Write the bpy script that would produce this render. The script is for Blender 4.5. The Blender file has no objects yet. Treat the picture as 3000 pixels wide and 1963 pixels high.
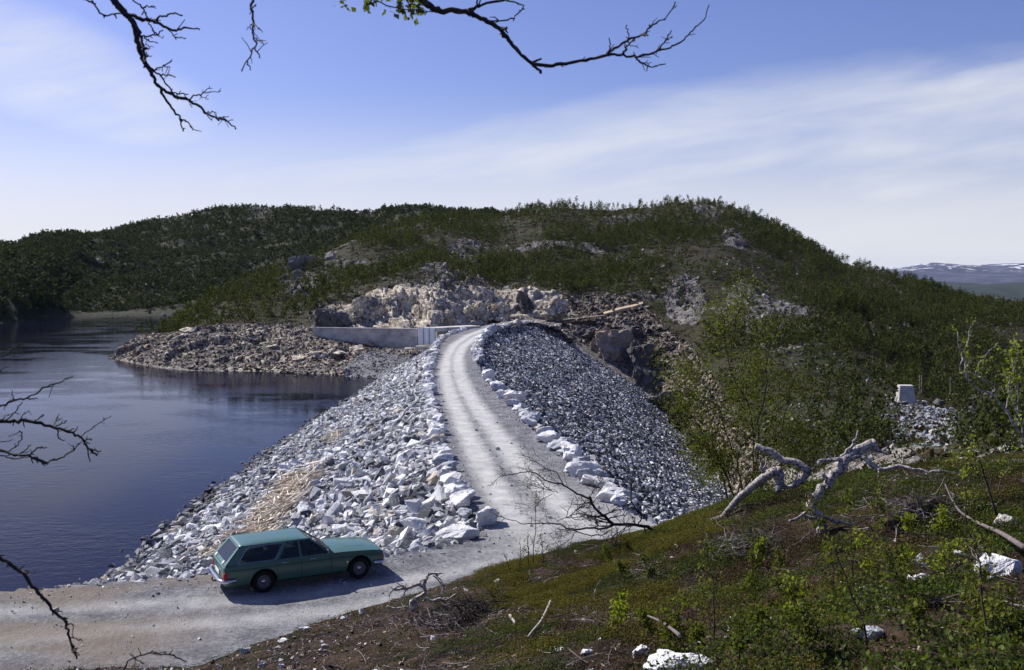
import bpy, bmesh, math, random
import numpy as np
from mathutils import Vector, Matrix
from mathutils.geometry import tessellate_polygon
R = math.radians
sc = bpy.context.scene
rng = np.random.default_rng(7)

# ---------------------------------------------------------------- camera
F = 2917.0; PCX = 1500.0; PCY = 981.5; HOR = 790.0; CAMZ = 9.0
PITCH = math.atan((PCY - HOR) / F)
cam = bpy.data.cameras.new('camera'); camo = bpy.data.objects.new('camera', cam)
sc.collection.objects.link(camo); sc.camera = camo
cam.lens = 35.0; cam.sensor_width = 36.0; cam.clip_start = 0.05; cam.clip_end = 40000
camo.location = (0, 0, CAMZ); camo.rotation_euler = (R(90) - PITCH, 0, 0)
cam.dof.use_dof = True; cam.dof.focus_distance = 55; cam.dof.aperture_fstop = 9.0

# ---------------------------------------------------------------- sun and sky
SUN = Vector((-0.80, 0.60, 0)).normalized(); SUN_EL = R(41)
sun = bpy.data.lights.new('sun', 'SUN'); suno = bpy.data.objects.new('sun', sun)
sc.collection.objects.link(suno); sun.energy = 5.0; sun.angle = R(0.53); sun.color = (1.0, .955, .88)
sd = Vector((SUN.x * math.cos(SUN_EL), SUN.y * math.cos(SUN_EL), math.sin(SUN_EL)))
suno.rotation_euler = sd.to_track_quat('Z', 'Y').to_euler(); suno.location = (-50, 60, 80)
sc.view_settings.view_transform = 'Standard'; sc.view_settings.look = 'None'
sc.view_settings.exposure = 0.42; sc.view_settings.gamma = 1.0

class NT:
    """small helper for writing node trees"""
    def __init__(s, tree): s.t = tree; s.n = tree.nodes; s.l = tree.links
    def new(s, typ, **kw):
        nd = s.n.new(typ)
        for k, v in kw.items():
            if k == 'inp':
                for kk, vv in v.items(): s.put(nd.inputs[kk], vv)
            else: setattr(nd, k, v)
        return nd
    def put(s, sock, v):
        if hasattr(v, 'links') or isinstance(v, bpy.types.NodeSocket): s.l.new(v, sock)
        elif hasattr(sock, 'default_value'):
            if isinstance(v, (tuple, list)) and len(v) == 3 and len(sock.default_value) == 4: v = (*v, 1)
            sock.default_value = v
    def math(s, op, a, b=None, c=None, clamp=False):
        nd = s.n.new('ShaderNodeMath'); nd.operation = op; nd.use_clamp = clamp
        s.put(nd.inputs[0], a)
        if b is not None: s.put(nd.inputs[1], b)
        if c is not None: s.put(nd.inputs[2], c)
        return nd.outputs[0]
    def mix(s, f, a, b, blend='MIX'):
        nd = s.n.new('ShaderNodeMix'); nd.data_type = 'RGBA'; nd.blend_type = blend
        s.put(nd.inputs[0], f); s.put(nd.inputs[6], a); s.put(nd.inputs[7], b)
        return nd.outputs[2]
    def noise(s, vec, scale, detail=4, rough=.55, dist=0, out=0):
        nd = s.new('ShaderNodeTexNoise', inp={'Scale': scale, 'Detail': detail, 'Roughness': rough, 'Distortion': dist})
        if vec is not None: s.l.new(vec, nd.inputs['Vector'])
        return nd.outputs[out]
    def ramp(s, f, stops, interp='LINEAR'):
        nd = s.n.new('ShaderNodeValToRGB'); s.put(nd.inputs[0], f); cr = nd.color_ramp; cr.interpolation = interp
        while len(cr.elements) < len(stops): cr.elements.new(.5)
        for e, (p, c) in zip(cr.elements, stops):
            e.position = p; e.color = (*c, 1) if not isinstance(c, (int, float)) else (c, c, c, 1)
        return nd.outputs[0]
    def sstep(s, v, a, b):
        nd = s.n.new('ShaderNodeMapRange'); nd.interpolation_type = 'SMOOTHSTEP'
        s.put(nd.inputs[0], v); s.put(nd.inputs[1], a); s.put(nd.inputs[2], b)
        return nd.outputs[0]
    def attr(s, name):
        nd = s.n.new('ShaderNodeAttribute'); nd.attribute_name = name; return nd.outputs['Fac']

w = bpy.data.worlds.new('World'); sc.world = w; w.use_nodes = True
t = NT(w.node_tree); t.n.clear()
sky = t.new('ShaderNodeTexSky', sky_type='NISHITA', sun_disc=False)
sky.sun_elevation = SUN_EL; sky.sun_rotation = math.atan2(SUN.x, SUN.y)
sky.air_density = 1.0; sky.dust_density = 1.2; sky.ozone_density = 3.0; sky.altitude = 600
tc = t.new('ShaderNodeTexCoord'); sep = t.new('ShaderNodeSeparateXYZ'); t.l.new(tc.outputs['Generated'], sep.inputs[0])
ny = t.math('MAXIMUM', sep.outputs[1], .05)
az = t.math('DIVIDE', sep.outputs[0], ny); el = t.math('DIVIDE', sep.outputs[2], ny)
# a veil of cirrus drawn out along one direction of the wind
rel = t.math('SUBTRACT', el, t.math('ADD', t.math('MULTIPLY', az, .15), .142))
cmb = t.new('ShaderNodeCombineXYZ', inp={0: t.math('MULTIPLY', az, 1.5), 1: t.math('MULTIPLY', rel, 7.5), 2: 0.0})
n1 = t.noise(cmb.outputs[0], 2.2, 5, .55, .3)
cmb2 = t.new('ShaderNodeCombineXYZ', inp={0: t.math('MULTIPLY', az, 5.0), 1: t.math('MULTIPLY', rel, 30), 2: 3.0})
n2 = t.noise(cmb2.outputs[0], 1.2, 4, .6, .4)
edge = t.sstep(t.math('ADD', rel, t.math('MULTIPLY', t.math('SUBTRACT', n1, .5), .08)), .022, -.022)
fade = t.math('ADD', .16, t.math('MULTIPLY', n1, .74))
wisp = t.math('MULTIPLY', edge, t.math('ADD', fade, t.math('MULTIPLY', t.math('SUBTRACT', n2, .5), .75)))
# whiter towards the horizon on the sun's side
low = t.sstep(el, .19, .0)
wisp = t.math('MAXIMUM', wisp, t.math('MULTIPLY', low, t.math('ADD', .72, t.math('MULTIPLY', n1, .35))))
# wisps high on the left
lx = t.math('SUBTRACT', az, -.47); ly = t.math('SUBTRACT', t.math('ADD', el, t.math('MULTIPLY', lx, .38)), .20)
d2 = t.math('ADD', t.math('POWER', t.math('MULTIPLY', lx, 5.5), 2), t.math('POWER', t.math('MULTIPLY', ly, 17), 2))
lw = t.math('MULTIPLY', t.sstep(d2, 1.6, 0), t.math('ADD', t.math('MULTIPLY', n2, 1.0), .0))
cloud = t.math('MULTIPLY', t.math('MAXIMUM', wisp, lw), 1.0, clamp=True)
tint = t.mix(1.0, sky.outputs[0], (.98, .92, 1.30), 'MULTIPLY')
col = t.mix(cloud, tint, (9.2, 9.4, 9.9))
bg = t.new('ShaderNodeBackground', inp={'Color': col, 'Strength': .068})
out = t.new('ShaderNodeOutputWorld'); t.l.new(bg.outputs[0], out.inputs[0])

# ---------------------------------------------------------------- projection helpers
cp, sp_ = math.cos(PITCH), math.sin(PITCH)
def ray(px, py):
    u = (px - PCX) / F; v = (PCY - py) / F
    return np.array([u, cp + v * sp_, -sp_ + v * cp])
def P(px, py, d=None, z=None):
    """point of the place seen along one line of sight, at distance d or height z"""
    r = ray(px, py)
    s = d / r[1] if d is not None else (z - CAMZ) / r[2]
    return np.array([0, 0, CAMZ]) + r * s
def PZ(px, d, z):
    """point at horizontal bearing px, distance d, height z"""
    v = 0.0
    for _ in range(4):
        k = d / (cp + v * sp_); v = ((z - CAMZ) / k + sp_) / cp
    return np.array([(px - PCX) / F * k, d, z])

# ---------------------------------------------------------------- numpy noise
def hsh(ix, iy, iz, seed):
    h = (ix.astype(np.int64) * 374761393 + iy.astype(np.int64) * 668265263 + iz.astype(np.int64) * 2147483647 + seed * 974634777) & 0xffffffff
    h = ((h ^ (h >> 13)) * 1274126177) & 0xffffffff
    h = ((h ^ (h >> 16)) * 2246822519) & 0xffffffff
    return ((h ^ (h >> 15)) & 0xffffff) / float(0xffffff)
def vnoise(p, seed=0):
    f = np.floor(p); q = p - f; q = q * q * q * (q * (q * 6 - 15) + 10)
    i = f.astype(np.int64); r = 0
    for a in (0, 1):
        for b in (0, 1):
            for c in (0, 1):
                wgt = (q[:, 0] if a else 1 - q[:, 0]) * (q[:, 1] if b else 1 - q[:, 1]) * (q[:, 2] if c else 1 - q[:, 2])
                r = r + wgt * hsh(i[:, 0] + a, i[:, 1] + b, i[:, 2] + c, seed)
    return r * 2 - 1
def fbm(p, scale, octv=4, seed=0, gain=.5, ridged=False):
    r = 0; a = 1.0; tot = 0
    for o in range(octv):
        n = vnoise(p / scale * 2 ** o + o * 17.3, seed + o)
        if ridged: n = 1 - 2 * np.abs(n)
        r = r + a * n; tot += a; a *= gain
    return r / tot
def cells(p, scale, seed=0):
    """angular blocks: (value of nearest cell, distance to it, second distance)"""
    q = p / scale; f = np.floor(q).astype(np.int64)
    best = np.full(len(q), 9.); b2 = np.full(len(q), 9.); val = np.zeros(len(q))
    for a in (-1, 0, 1):
        for b in (-1, 0, 1):
            for c in (-1, 0, 1):
                ix, iy, iz = f[:, 0] + a, f[:, 1] + b, f[:, 2] + c
                dx = ix + hsh(ix, iy, iz, seed) - q[:, 0]; dy = iy + hsh(ix, iy, iz, seed + 1) - q[:, 1]; dz = iz + hsh(ix, iy, iz, seed + 2) - q[:, 2]
                d = dx * dx + dy * dy + dz * dz; m = d < best
                b2 = np.where(m, best, np.minimum(b2, d)); val = np.where(m, hsh(ix, iy, iz, seed + 3), val); best = np.where(m, d, best)
    return val, np.sqrt(best), np.sqrt(b2)

# ---------------------------------------------------------------- mesh helpers
COL = sc.collection
def link_mesh(name, V, T=None, Q=None, mat=None, parent=None, smooth=False, attrs=None, matidx=None):
    me = bpy.data.meshes.new(name); V = np.asarray(V, np.float32)
    T = np.zeros((0, 3), np.int32) if T is None or len(T) == 0 else np.asarray(T, np.int32)
    Q = np.zeros((0, 4), np.int32) if Q is None or len(Q) == 0 else np.asarray(Q, np.int32)
    me.vertices.add(len(V)); me.vertices.foreach_set('co', V.ravel())
    loops = np.concatenate([T.ravel(), Q.ravel()]); me.loops.add(len(loops)); me.loops.foreach_set('vertex_index', loops)
    n = len(T) + len(Q); me.polygons.add(n)
    st = np.concatenate([np.arange(len(T)) * 3, len(T) * 3 + np.arange(len(Q)) * 4]).astype(np.int32)
    me.polygons.foreach_set('loop_start', st)
    me.polygons.foreach_set('use_smooth', np.full(n, smooth))
    for m in (mat if isinstance(mat, (list, tuple)) else [mat] if mat else []): me.materials.append(m)
    if matidx is not None: me.polygons.foreach_set('material_index', np.asarray(matidx, np.int32))
    if attrs:
        for k, v in attrs.items():
            a = me.attributes.new(k, 'FLOAT', 'POINT'); a.data.foreach_set('value', np.asarray(v, np.float32))
    me.update(calc_edges=True)
    o = bpy.data.objects.new(name, me); COL.objects.link(o)
    if parent is not None: o.parent = parent
    return o
class MB:
    def __init__(s): s.v = []; s.t = []; s.q = []; s.n = 0
    def add(s, V, T=None, Q=None):
        V = np.asarray(V, float).reshape(-1, 3)
        if T is not None and len(T): s.t.append(np.asarray(T) + s.n)
        if Q is not None and len(Q): s.q.append(np.asarray(Q) + s.n)
        s.v.append(V); s.n += len(V); return s
    def box(s, c, size, rot=None, bevel=0):
        x, y, z = [k / 2 for k in size]
        V = np.array([[a * x, b * y, e * z] for a in (-1, 1) for b in (-1, 1) for e in (-1, 1)])
        if rot is not None: V = V @ np.array(rot).T
        return s.add(V + np.array(c), Q=[[0, 1, 3, 2], [4, 6, 7, 5], [0, 4, 5, 1], [2, 3, 7, 6], [0, 2, 6, 4], [1, 5, 7, 3]])
    def tube(s, pts, rad, n=6, cap=True):
        V, Q, T = tube(pts, rad, n, cap); return s.add(V, T, Q)
    def prism(s, poly, z0, z1):
        n = len(poly); V = [[x, y, z0] for x, y in poly] + [[x, y, z1] for x, y in poly]
        Q = [[i, (i + 1) % n, n + (i + 1) % n, n + i] for i in range(n)]
        T = []
        for i in range(1, n - 1): T += [[0, i + 1, i], [n, n + i, n + i + 1]]
        return s.add(V, T, Q)
    def build(s, name, mat, parent=None, smooth=False, **k):
        V = np.concatenate(s.v); T = np.concatenate(s.t) if s.t else None; Q = np.concatenate(s.q) if s.q else None
        return link_mesh(name, V, T, Q, mat, parent, smooth, **k)
def tube(pts, rad, n=6, cap=True):
    p = np.asarray(pts, float); m = len(p); rad = np.broadcast_to(np.asarray(rad, float), (m,))
    tg = np.gradient(p, axis=0); tg /= np.linalg.norm(tg, axis=1)[:, None] + 1e-12
    a = np.cross(tg[0], [0.3, .2, .93]); a /= np.linalg.norm(a) + 1e-12; rings = []
    for i in range(m):
        a = a - tg[i] * a.dot(tg[i]); a /= np.linalg.norm(a) + 1e-12; b = np.cross(tg[i], a)
        th = np.arange(n) / n * 2 * np.pi
        rings.append(p[i] + rad[i] * (np.cos(th)[:, None] * a + np.sin(th)[:, None] * b))
    V = np.concatenate(rings); i = np.arange(m - 1)[:, None] * n; j = np.arange(n)[None]; k = (j + 1) % n
    Q = np.stack([i + j, i + k, i + n + k, i + n + j], -1).reshape(-1, 4); T = []
    if cap:
        for q in range(1, n - 1): T += [[0, q + 1, q], [(m - 1) * n, (m - 1) * n + q, (m - 1) * n + q + 1]]
    return V, Q, T
def tag(o, label=None, cat=None, group=None, kind=None):
    if label: o['label'] = label
    if cat: o['category'] = cat
    if group: o['group'] = group
    if kind: o['kind'] = kind
    return o
def empty(name, loc=(0, 0, 0), rz=0, label=None, cat=None, group=None):
    o = bpy.data.objects.new(name, None); COL.objects.link(o); o.location = loc; o.rotation_euler = (0, 0, rz)
    o.empty_display_size = .3
    return tag(o, label, cat, group)
def replicate(temps, pos, rot, scl, pick):
    """many copies of small templates merged in one mesh: temps = [(V, T)]"""
    Vs = []; Ts = []; off = 0
    for k, (tv, tt) in enumerate(temps):
        m = np.where(pick == k)[0]
        if not len(m): continue
        s3 = scl[m] if scl.ndim == 2 else np.repeat(scl[m][:, None], 3, 1)
        V = tv[None] * s3[:, None, :]
        V = np.einsum('nij,nvj->nvi', rot[m], V) + pos[m][:, None]
        Vs.append(V.reshape(-1, 3)); Ts.append((tt[None] + (off + np.arange(len(m)) * len(tv))[:, None, None]).reshape(-1, 3)); off += V.shape[0] * V.shape[1]
    return np.concatenate(Vs), np.concatenate(Ts)
def rand_rot(n, rg=rng):
    q = rg.normal(size=(n, 4)); q /= np.linalg.norm(q, axis=1)[:, None]; a, b, c, d = q.T
    return np.stack([np.stack([1 - 2 * (c * c + d * d), 2 * (b * c - a * d), 2 * (b * d + a * c)], -1), np.stack([2 * (b * c + a * d), 1 - 2 * (b * b + d * d), 2 * (c * d - a * b)], -1), np.stack([2 * (b * d - a * c), 2 * (c * d + a * b), 1 - 2 * (b * b + c * c)], -1)], -2)
def yaw_rot(n, rg=rng, tilt=.12):
    a = rg.uniform(0, 2 * np.pi, n); c, s = np.cos(a), np.sin(a); M = np.zeros((n, 3, 3))
    M[:, 0, 0] = c; M[:, 0, 1] = -s; M[:, 1, 0] = s; M[:, 1, 1] = c; M[:, 2, 2] = 1
    M[:, 0, 2] = rg.normal(0, tilt, n); M[:, 1, 2] = rg.normal(0, tilt, n); return M
def frame_rot(nrm, rg=rng):
    n = len(nrm); a = np.cross(nrm, rg.normal(size=(n, 3))); a /= np.linalg.norm(a, axis=1)[:, None] + 1e-9
    b = np.cross(nrm, a); return np.stack([a, b, nrm], -1)

def hull(pts):
    bm = bmesh.new(); [bm.verts.new(p) for p in pts]; bmesh.ops.convex_hull(bm, input=bm.verts)
    for v in [v for v in bm.verts if not v.link_faces]: bm.verts.remove(v)
    bmesh.ops.triangulate(bm, faces=bm.faces); bm.verts.index_update()
    V = np.array([v.co[:] for v in bm.verts]); T = np.array([[v.index for v in f.verts] for f in bm.faces]); bm.free()
    return V, T
def rock_template(n, seed, flat=(1, .8, .55)):
    rg = np.random.default_rng(seed); p = rg.normal(size=(n, 3)); p /= np.linalg.norm(p, axis=1)[:, None]
    p = np.sign(p) * np.abs(p) ** .75; p *= rg.uniform(.72, 1.05, (n, 1)); p *= np.array(flat) * .5
    return hull(p)
def boulder_template(seed, flat=(1, .8, .6), rough=.05, cuts=2):
    """big block: angular hull, broken faces, chipped edges"""
    rg = np.random.default_rng(seed); p = rg.normal(size=(15, 3)); p /= np.linalg.norm(p, axis=1)[:, None]
    p = np.sign(p) * np.abs(p) ** .7; p *= rg.uniform(.8, 1.05, (15, 1)) * np.array(flat) * .5
    bm = bmesh.new(); [bm.verts.new(q) for q in p]; bmesh.ops.convex_hull(bm, input=bm.verts)
    for v in [v for v in bm.verts if not v.link_faces]: bm.verts.remove(v)
    bmesh.ops.bevel(bm, geom=list(bm.edges), offset=.035, segments=1, affect='EDGES', clamp_overlap=True)
    bmesh.ops.triangulate(bm, faces=bm.faces)
    for _ in range(cuts):
        bmesh.ops.subdivide_edges(bm, edges=[e for e in bm.edges if e.calc_length() > .09], cuts=1)
        bmesh.ops.triangulate(bm, faces=bm.faces)
    bm.verts.index_update(); V = np.array([v.co[:] for v in bm.verts]); T = np.array([[v.index for v in f.verts] for f in bm.faces]); bm.free()
    n = V / (np.linalg.norm(V, axis=1)[:, None] + 1e-9)
    c, d1, d2 = cells(V + seed, .26, seed); V = V + n * ((c - .5) * rough * 2.2 + vnoise(V * 9 + seed, seed)* rough * .4)[:, None]
    return V, T
def twig_leaf(seed, n, size, rad, shape=(1, 1, 1), hollow=.3):
    """a puff of n separate pointed leaves"""
    rg = np.random.default_rng(seed); d = rg.normal(size=(n, 3)); d /= np.linalg.norm(d, axis=1)[:, None]
    c = d * (rg.uniform(hollow, 1, (n, 1)) ** .6) * rad * np.array(shape)
    M = rand_rot(n, rg); s = size * rg.uniform(.6, 1.3, n)
    L = np.array([[-.5, 0, 0], [0, .32, .05], [.5, 0, 0], [0, -.32, .05]])
    V = np.einsum('nij,vj->nvi', M, L) * s[:, None, None] + c[:, None]
    T = np.array([[0, 1, 2], [0, 2, 3]])[None] + (np.arange(n) * 4)[:, None, None]
    return V.reshape(-1, 3), T.reshape(-1, 3)
# ---------------------------------------------------------------- materials
def material(name, fn, rough=.8, spec=.3, **kw):
    m = bpy.data.materials.new(name); m.use_nodes = True; t = NT(m.node_tree); t.n.clear()
    b = t.new('ShaderNodeBsdfPrincipled', inp={'Roughness': rough, 'Specular IOR Level': spec})
    o = t.new('ShaderNodeOutputMaterial'); t.l.new(b.outputs[0], o.inputs[0])
    tc = t.new('ShaderNodeTexCoord'); geo = t.new('ShaderNodeNewGeometry')
    t.obj = tc.outputs['Object']; t.pos = geo.outputs['Position']; t.isl = geo.outputs['Random Per Island']; t.nrm = geo.outputs['Normal']
    t.bs = b
    r = fn(t)
    if r is not None: t.put(b.inputs['Base Color'], r)
    for k, v in kw.items(): b.inputs[k.replace('_', ' ')].default_value = v
    return m
def bump(t, h, dist=.05, strength=1.0):
    nd = t.new('ShaderNodeBump', inp={'Height': h, 'Distance': dist, 'Strength': strength}); t.l.new(nd.outputs[0], t.bs.inputs['Normal'])
def stone(dark, mid, light, warm=(.42, .36, .28), warmth=.12, scale=1.0, contrast=1.0, coord='pos', wetline=False):
    def fn(t):
        v = getattr(t, coord)
        n = t.noise(v, 2.3 * scale, 5, .62, .8); n3 = t.noise(v, 9 * scale, 4, .6)
        f = t.math('ADD', t.math('MULTIPLY', t.math('SUBTRACT', t.isl, .5), .55 * contrast), .19); f = t.math('ADD', f, t.math('ADD', t.math('MULTIPLY', n, .55), t.math('MULTIPLY', n3, .22)))
        f = t.math('ADD', f, t.math('MULTIPLY', t.math('SUBTRACT', t.noise(t.pos, .13, 3, .5), .5), .45))
        c = t.ramp(f, [(.28, dark), (.6, mid), (.93, light)])
        wsel = t.sstep(t.math('FRACT', t.math('MULTIPLY', t.isl, 37.7)), 1 - warmth * 1.5, 1 - warmth * .5)
        c = t.mix(t.math('MULTIPLY', wsel, .75), c, warm)
        vein = t.sstep(t.noise(v, 4.5 * scale, 3, .5, 1.5), .60, .68)
        c = t.mix(t.math('MULTIPLY', vein, .35), c, light)
        bump(t, t.math('ADD', n3, t.math('MULTIPLY', t.noise(v, 30 * scale, 3), .5)), .05)
        sz = t.new('ShaderNodeSeparateXYZ', inp={0: t.pos}); wet = t.sstep(sz.outputs[2], -4.45, -4.85)   # stones at the waterline are wet
        return t.mix(t.math('MULTIPLY', wet, .6), c, (.03, .027, .025)) if wetline else c
    return fn
M = {}
M['up_rock'] = material('pale_quarry_stone', stone((.06, .066, .085), (.44, .452, .485), (.88, .88, .88), (.52, .45, .34), .05, 1.3, 1.15, 'pos', True))
M['down_rock'] = material('shade_toned_quarry_stone', stone((.016, .020, .034), (.070, .080, .115), (.66, .67, .70), (.4, .36, .3), .05, 1.5, 1.8))  # albedo lowered so the shade of the valley side is in the colour
M['boulder'] = material('white_boulder_stone', stone((.28, .28, .30), (.62, .62, .635), (.86, .86, .86), (.5, .47, .38), .0, 1.0, .5))
M['boulder_grey'] = material('grey_boulder_stone', stone((.12, .13, .16), (.27, .29, .33), (.62, .63, .66), (.5, .45, .35), .1, 1.0, .6))
M['rubble'] = material('brown_rubble', stone((.034, .027, .024), (.125, .098, .082), (.48, .41, .35), (.62, .47, .30), .10, 1.0, 1.2, 'pos', True))
M['gravel_pile'] = material('grey_fine_rubble', stone((.07, .07, .08), (.17, .17, .185), (.36, .36, .38), (.3, .26, .2), .1, 2.0, 1.0))

def leafy(a, b, c, trans=.25):
    def fn(t):
        f = t.math('ADD', t.math('MULTIPLY', t.isl, .6), t.math('MULTIPLY', t.noise(t.pos, .35, 3), .5))
        return t.ramp(f, [(.2, a), (.5, b), (.85, c)])
    m = material('leaves', fn, rough=.75, spec=.10)
    t = NT(m.node_tree); bs = [n for n in t.n if n.type == 'BSDF_PRINCIPLED'][0]; o = [n for n in t.n if n.type == 'OUTPUT_MATERIAL'][0]
    src = bs.inputs['Base Color'].links[0].from_socket
    tr = t.new('ShaderNodeBsdfTranslucent', inp={'Color': t.mix(1, src, (1.6, 1.7, .6), 'MULTIPLY')})
    mx = t.new('ShaderNodeMixShader', inp={0: trans}); t.l.new(bs.outputs[0], mx.inputs[1]); t.l.new(tr.outputs[0], mx.inputs[2]); t.l.new(mx.outputs[0], o.inputs[0])
    return m
M['scrub'] = leafy((.010, .014, .006), (.027, .035, .013), (.10, .112, .036), .25)
M['scrub_far'] = leafy((.014, .020, .011), (.030, .040, .018), (.058, .072, .028), .18)
M['heath'] = leafy((.018, .026, .009), (.036, .048, .015), (.080, .098, .028), .25)
M['moss'] = leafy((.045, .052, .012), (.085, .082, .017), (.16, .12, .028), .2)
M['redheath'] = leafy((.030, .022, .014), (.06, .038, .02), (.10, .065, .04), .15)
M['birchleaf'] = leafy((.09, .12, .014), (.17, .20, .025), (.28, .30, .05), .42)
M['bushleaf'] = leafy((.042, .054, .012), (.08, .095, .018), (.15, .16, .03), .35)
M['bark'] = material('dark_bark', lambda t: t.ramp(t.noise(t.pos, 30, 4), [(.3, (.012, .010, .012)), (.6, (.035, .028, .026)), (.8, (.09, .07, .06))]), rough=.9)
M['brownbark'] = material('brown_bark', lambda t: t.ramp(t.noise(t.pos, 20, 4), [(.3, (.03, .02, .018)), (.6, (.09, .055, .045)), (.8, (.22, .16, .14))]), rough=.85)
def birchbark(t):
    n = t.noise(t.pos, 17, 5, .7); n2 = t.noise(t.pos, 60, 3)
    bump(t, n2, .01)
    return t.ramp(t.math('ADD', t.math('MULTIPLY', n, .8), t.math('MULTIPLY', n2, .2)), [(.40, (.035, .03, .032)), (.49, (.26, .23, .22)), (.60, (.54, .50, .48))])
M['birchbark'] = material('peeling_birch_bark', birchbark, rough=.8)
M['deadwood'] = material('bleached_dead_wood', lambda t: t.ramp(t.noise(t.pos, 14, 4), [(.3, (.20, .17, .16)), (.55, (.42, .38, .35)), (.75, (.66, .61, .55))]), rough=.85)
M['greywood'] = material('grey_dead_twigs', lambda t: t.ramp(t.math('ADD', t.math('MULTIPLY', t.isl, .5), t.math('MULTIPLY', t.noise(t.pos, 8, 3), .5)), [(.25, (.04, .032, .035)), (.55, (.14, .11, .11)), (.8, (.34, .30, .29))]), rough=.9)
M['drift'] = material('bleached_driftwood', lambda t: t.ramp(t.math('ADD', t.math('MULTIPLY', t.isl, .7), t.math('MULTIPLY', t.noise(t.pos, 3, 3), .3)), [(.15, (.24, .19, .14)), (.5, (.62, .54, .44)), (.85, (.86, .80, .70))]), rough=.85)

def hillmat(name, rockcols, green, brown, warmk=0.0):
    def fn(t):
        rk = t.attr('rock'); tone = t.attr('tone')
        n = t.noise(t.pos, .12, 6, .6); n2 = t.noise(t.pos, .9, 5, .65); n3 = t.noise(t.pos, 4.5, 3, .6)
        veg = t.ramp(t.math('ADD', t.math('MULTIPLY', n, .5), t.math('MULTIPLY', n2, .5)), [(.36, green), (.5, tuple(.5 * (a + b) for a, b in zip(green, brown))), (.62, brown)])
        veg = t.mix(t.sstep(n3, .62, .75), veg, (.20, .19, .18))
        rc = t.ramp(t.math('ADD', t.math('MULTIPLY', n2, .55), t.math('MULTIPLY', n3, .45)), [(.3, rockcols[0]), (.5, rockcols[1]), (.68, rockcols[2])])
        wc = t.ramp(t.math('ADD', t.math('MULTIPLY', n2, .6), t.math('MULTIPLY', n3, .4)), [(.34, (.08, .065, .055)), (.48, (.34, .29, .235)), (.60, (.78, .72, .61))])
        rc = t.mix(tone, rc, wc)
        f = t.sstep(t.math('ADD', rk, t.math('MULTIPLY', t.math('SUBTRACT', n2, .5), .9)), .42, .58)
        bump(t, t.math('ADD', n2, t.math('MULTIPLY', n3, .4)), .5, .8)
        return t.mix(f, veg, rc)
    return material(name, fn, rough=.9, spec=.15)
M['hill'] = hillmat('heath_and_rock', ((.03, .027, .028), (.11, .103, .105), (.32, .305, .31)), (.016, .026, .009), (.040, .032, .019))
M['farhill'] = hillmat('far_heath', ((.02, .02, .022), (.06, .058, .06), (.19, .185, .19)), (.014, .022, .010), (.034, .032, .018))

# ---------------------------------------------------------------- sheets of ground
def cat(P0, P1, P2, P3, s):
    return .5 * (2 * P1 + (P2 - P0) * s + (2 * P0 - 5 * P1 + 4 * P2 - P3) * s * s + (3 * P1 - P0 - 3 * P2 + P3) * s ** 3)
def interp_axis(C, par, tension=True):
    """Catmull-Rom along axis 0 at float params"""
    n = C.shape[0]; i = np.clip(np.floor(par).astype(int), 0, n - 2); s = par - i
    g = lambda k: C[np.clip(k, 0, n - 1)]
    s = s.reshape(-1, *([1] * (C.ndim - 1)))
    cr = cat(g(i - 1), g(i), g(i + 1), g(i + 2), s); ln = g(i) * (1 - s) + g(i + 1) * s
    return .65 * cr + .35 * ln if tension else ln
class Sheet:
    def __init__(s, C, pu, pv, smooth_u=True, smooth_v=True):
        C = np.asarray(C, float); s.pu, s.pv = pu, pv
        G = interp_axis(C, pu, smooth_u); G = np.swapaxes(interp_axis(np.swapaxes(G, 0, 1), pv, smooth_v), 0, 1)
        s.G = G; s.nu, s.nv = G.shape[:2]; s.attrs = {}
    def flat(s): return s.G.reshape(-1, 3)
    def normals(s):
        du = np.gradient(s.G, axis=0); dv = np.gradient(s.G, axis=1); n = np.cross(du, dv); n /= np.linalg.norm(n, axis=2)[..., None] + 1e-9
        return np.where(n[..., 2:3] < 0, -n, n)
    def UV(s):
        return np.repeat(s.pu[:, None], s.nv, 1).ravel(), np.repeat(s.pv[None], s.nu, 0).ravel()
    def quads(s):
        i = np.arange(s.nu - 1)[:, None] * s.nv; j = np.arange(s.nv - 1)[None]
        return np.stack([i + j, i + s.nv + j, i + s.nv + j + 1, i + j + 1], -1).reshape(-1, 4)
    def build(s, name, mat, smooth=True, **k):
        s.obj = link_mesh(name, s.flat(), None, s.quads(), mat, None, smooth, attrs=s.attrs, **k); return s.obj
    def scatter(s, n, dens=None, rg=rng):
        """random points spread by real area (times dens), with normals"""
        G = s.G; a = np.cross(G[1:, :-1] - G[:-1, :-1], G[:-1, 1:] - G[:-1, :-1]); A = np.linalg.norm(a, axis=2).ravel()
        if dens is not None: A = A * np.clip(dens.reshape(s.nu, s.nv)[:-1, :-1].ravel(), 0, None)
        k = rg.choice(len(A), n, p=A / A.sum()); i, j = k // (s.nv - 1), k % (s.nv - 1); f = rg.random((n, 2, 1))
        p = G[i, j] * (1 - f[:, 0]) * (1 - f[:, 1]) + G[i + 1, j] * f[:, 0] * (1 - f[:, 1]) + G[i, j + 1] * (1 - f[:, 0]) * f[:, 1] + G[i + 1, j + 1] * f[:, 0] * f[:, 1]
        return p, s.normals()[i, j], i * s.nv + j
def params(seg_counts):
    return np.concatenate([np.arange(c) / c + k for k, c in enumerate(seg_counts)] + [[len(seg_counts)]])
def smooth01(x, a, b):
    q = np.clip((x - a) / (b - a), 0, 1); return q * q * (3 - 2 * q)

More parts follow.
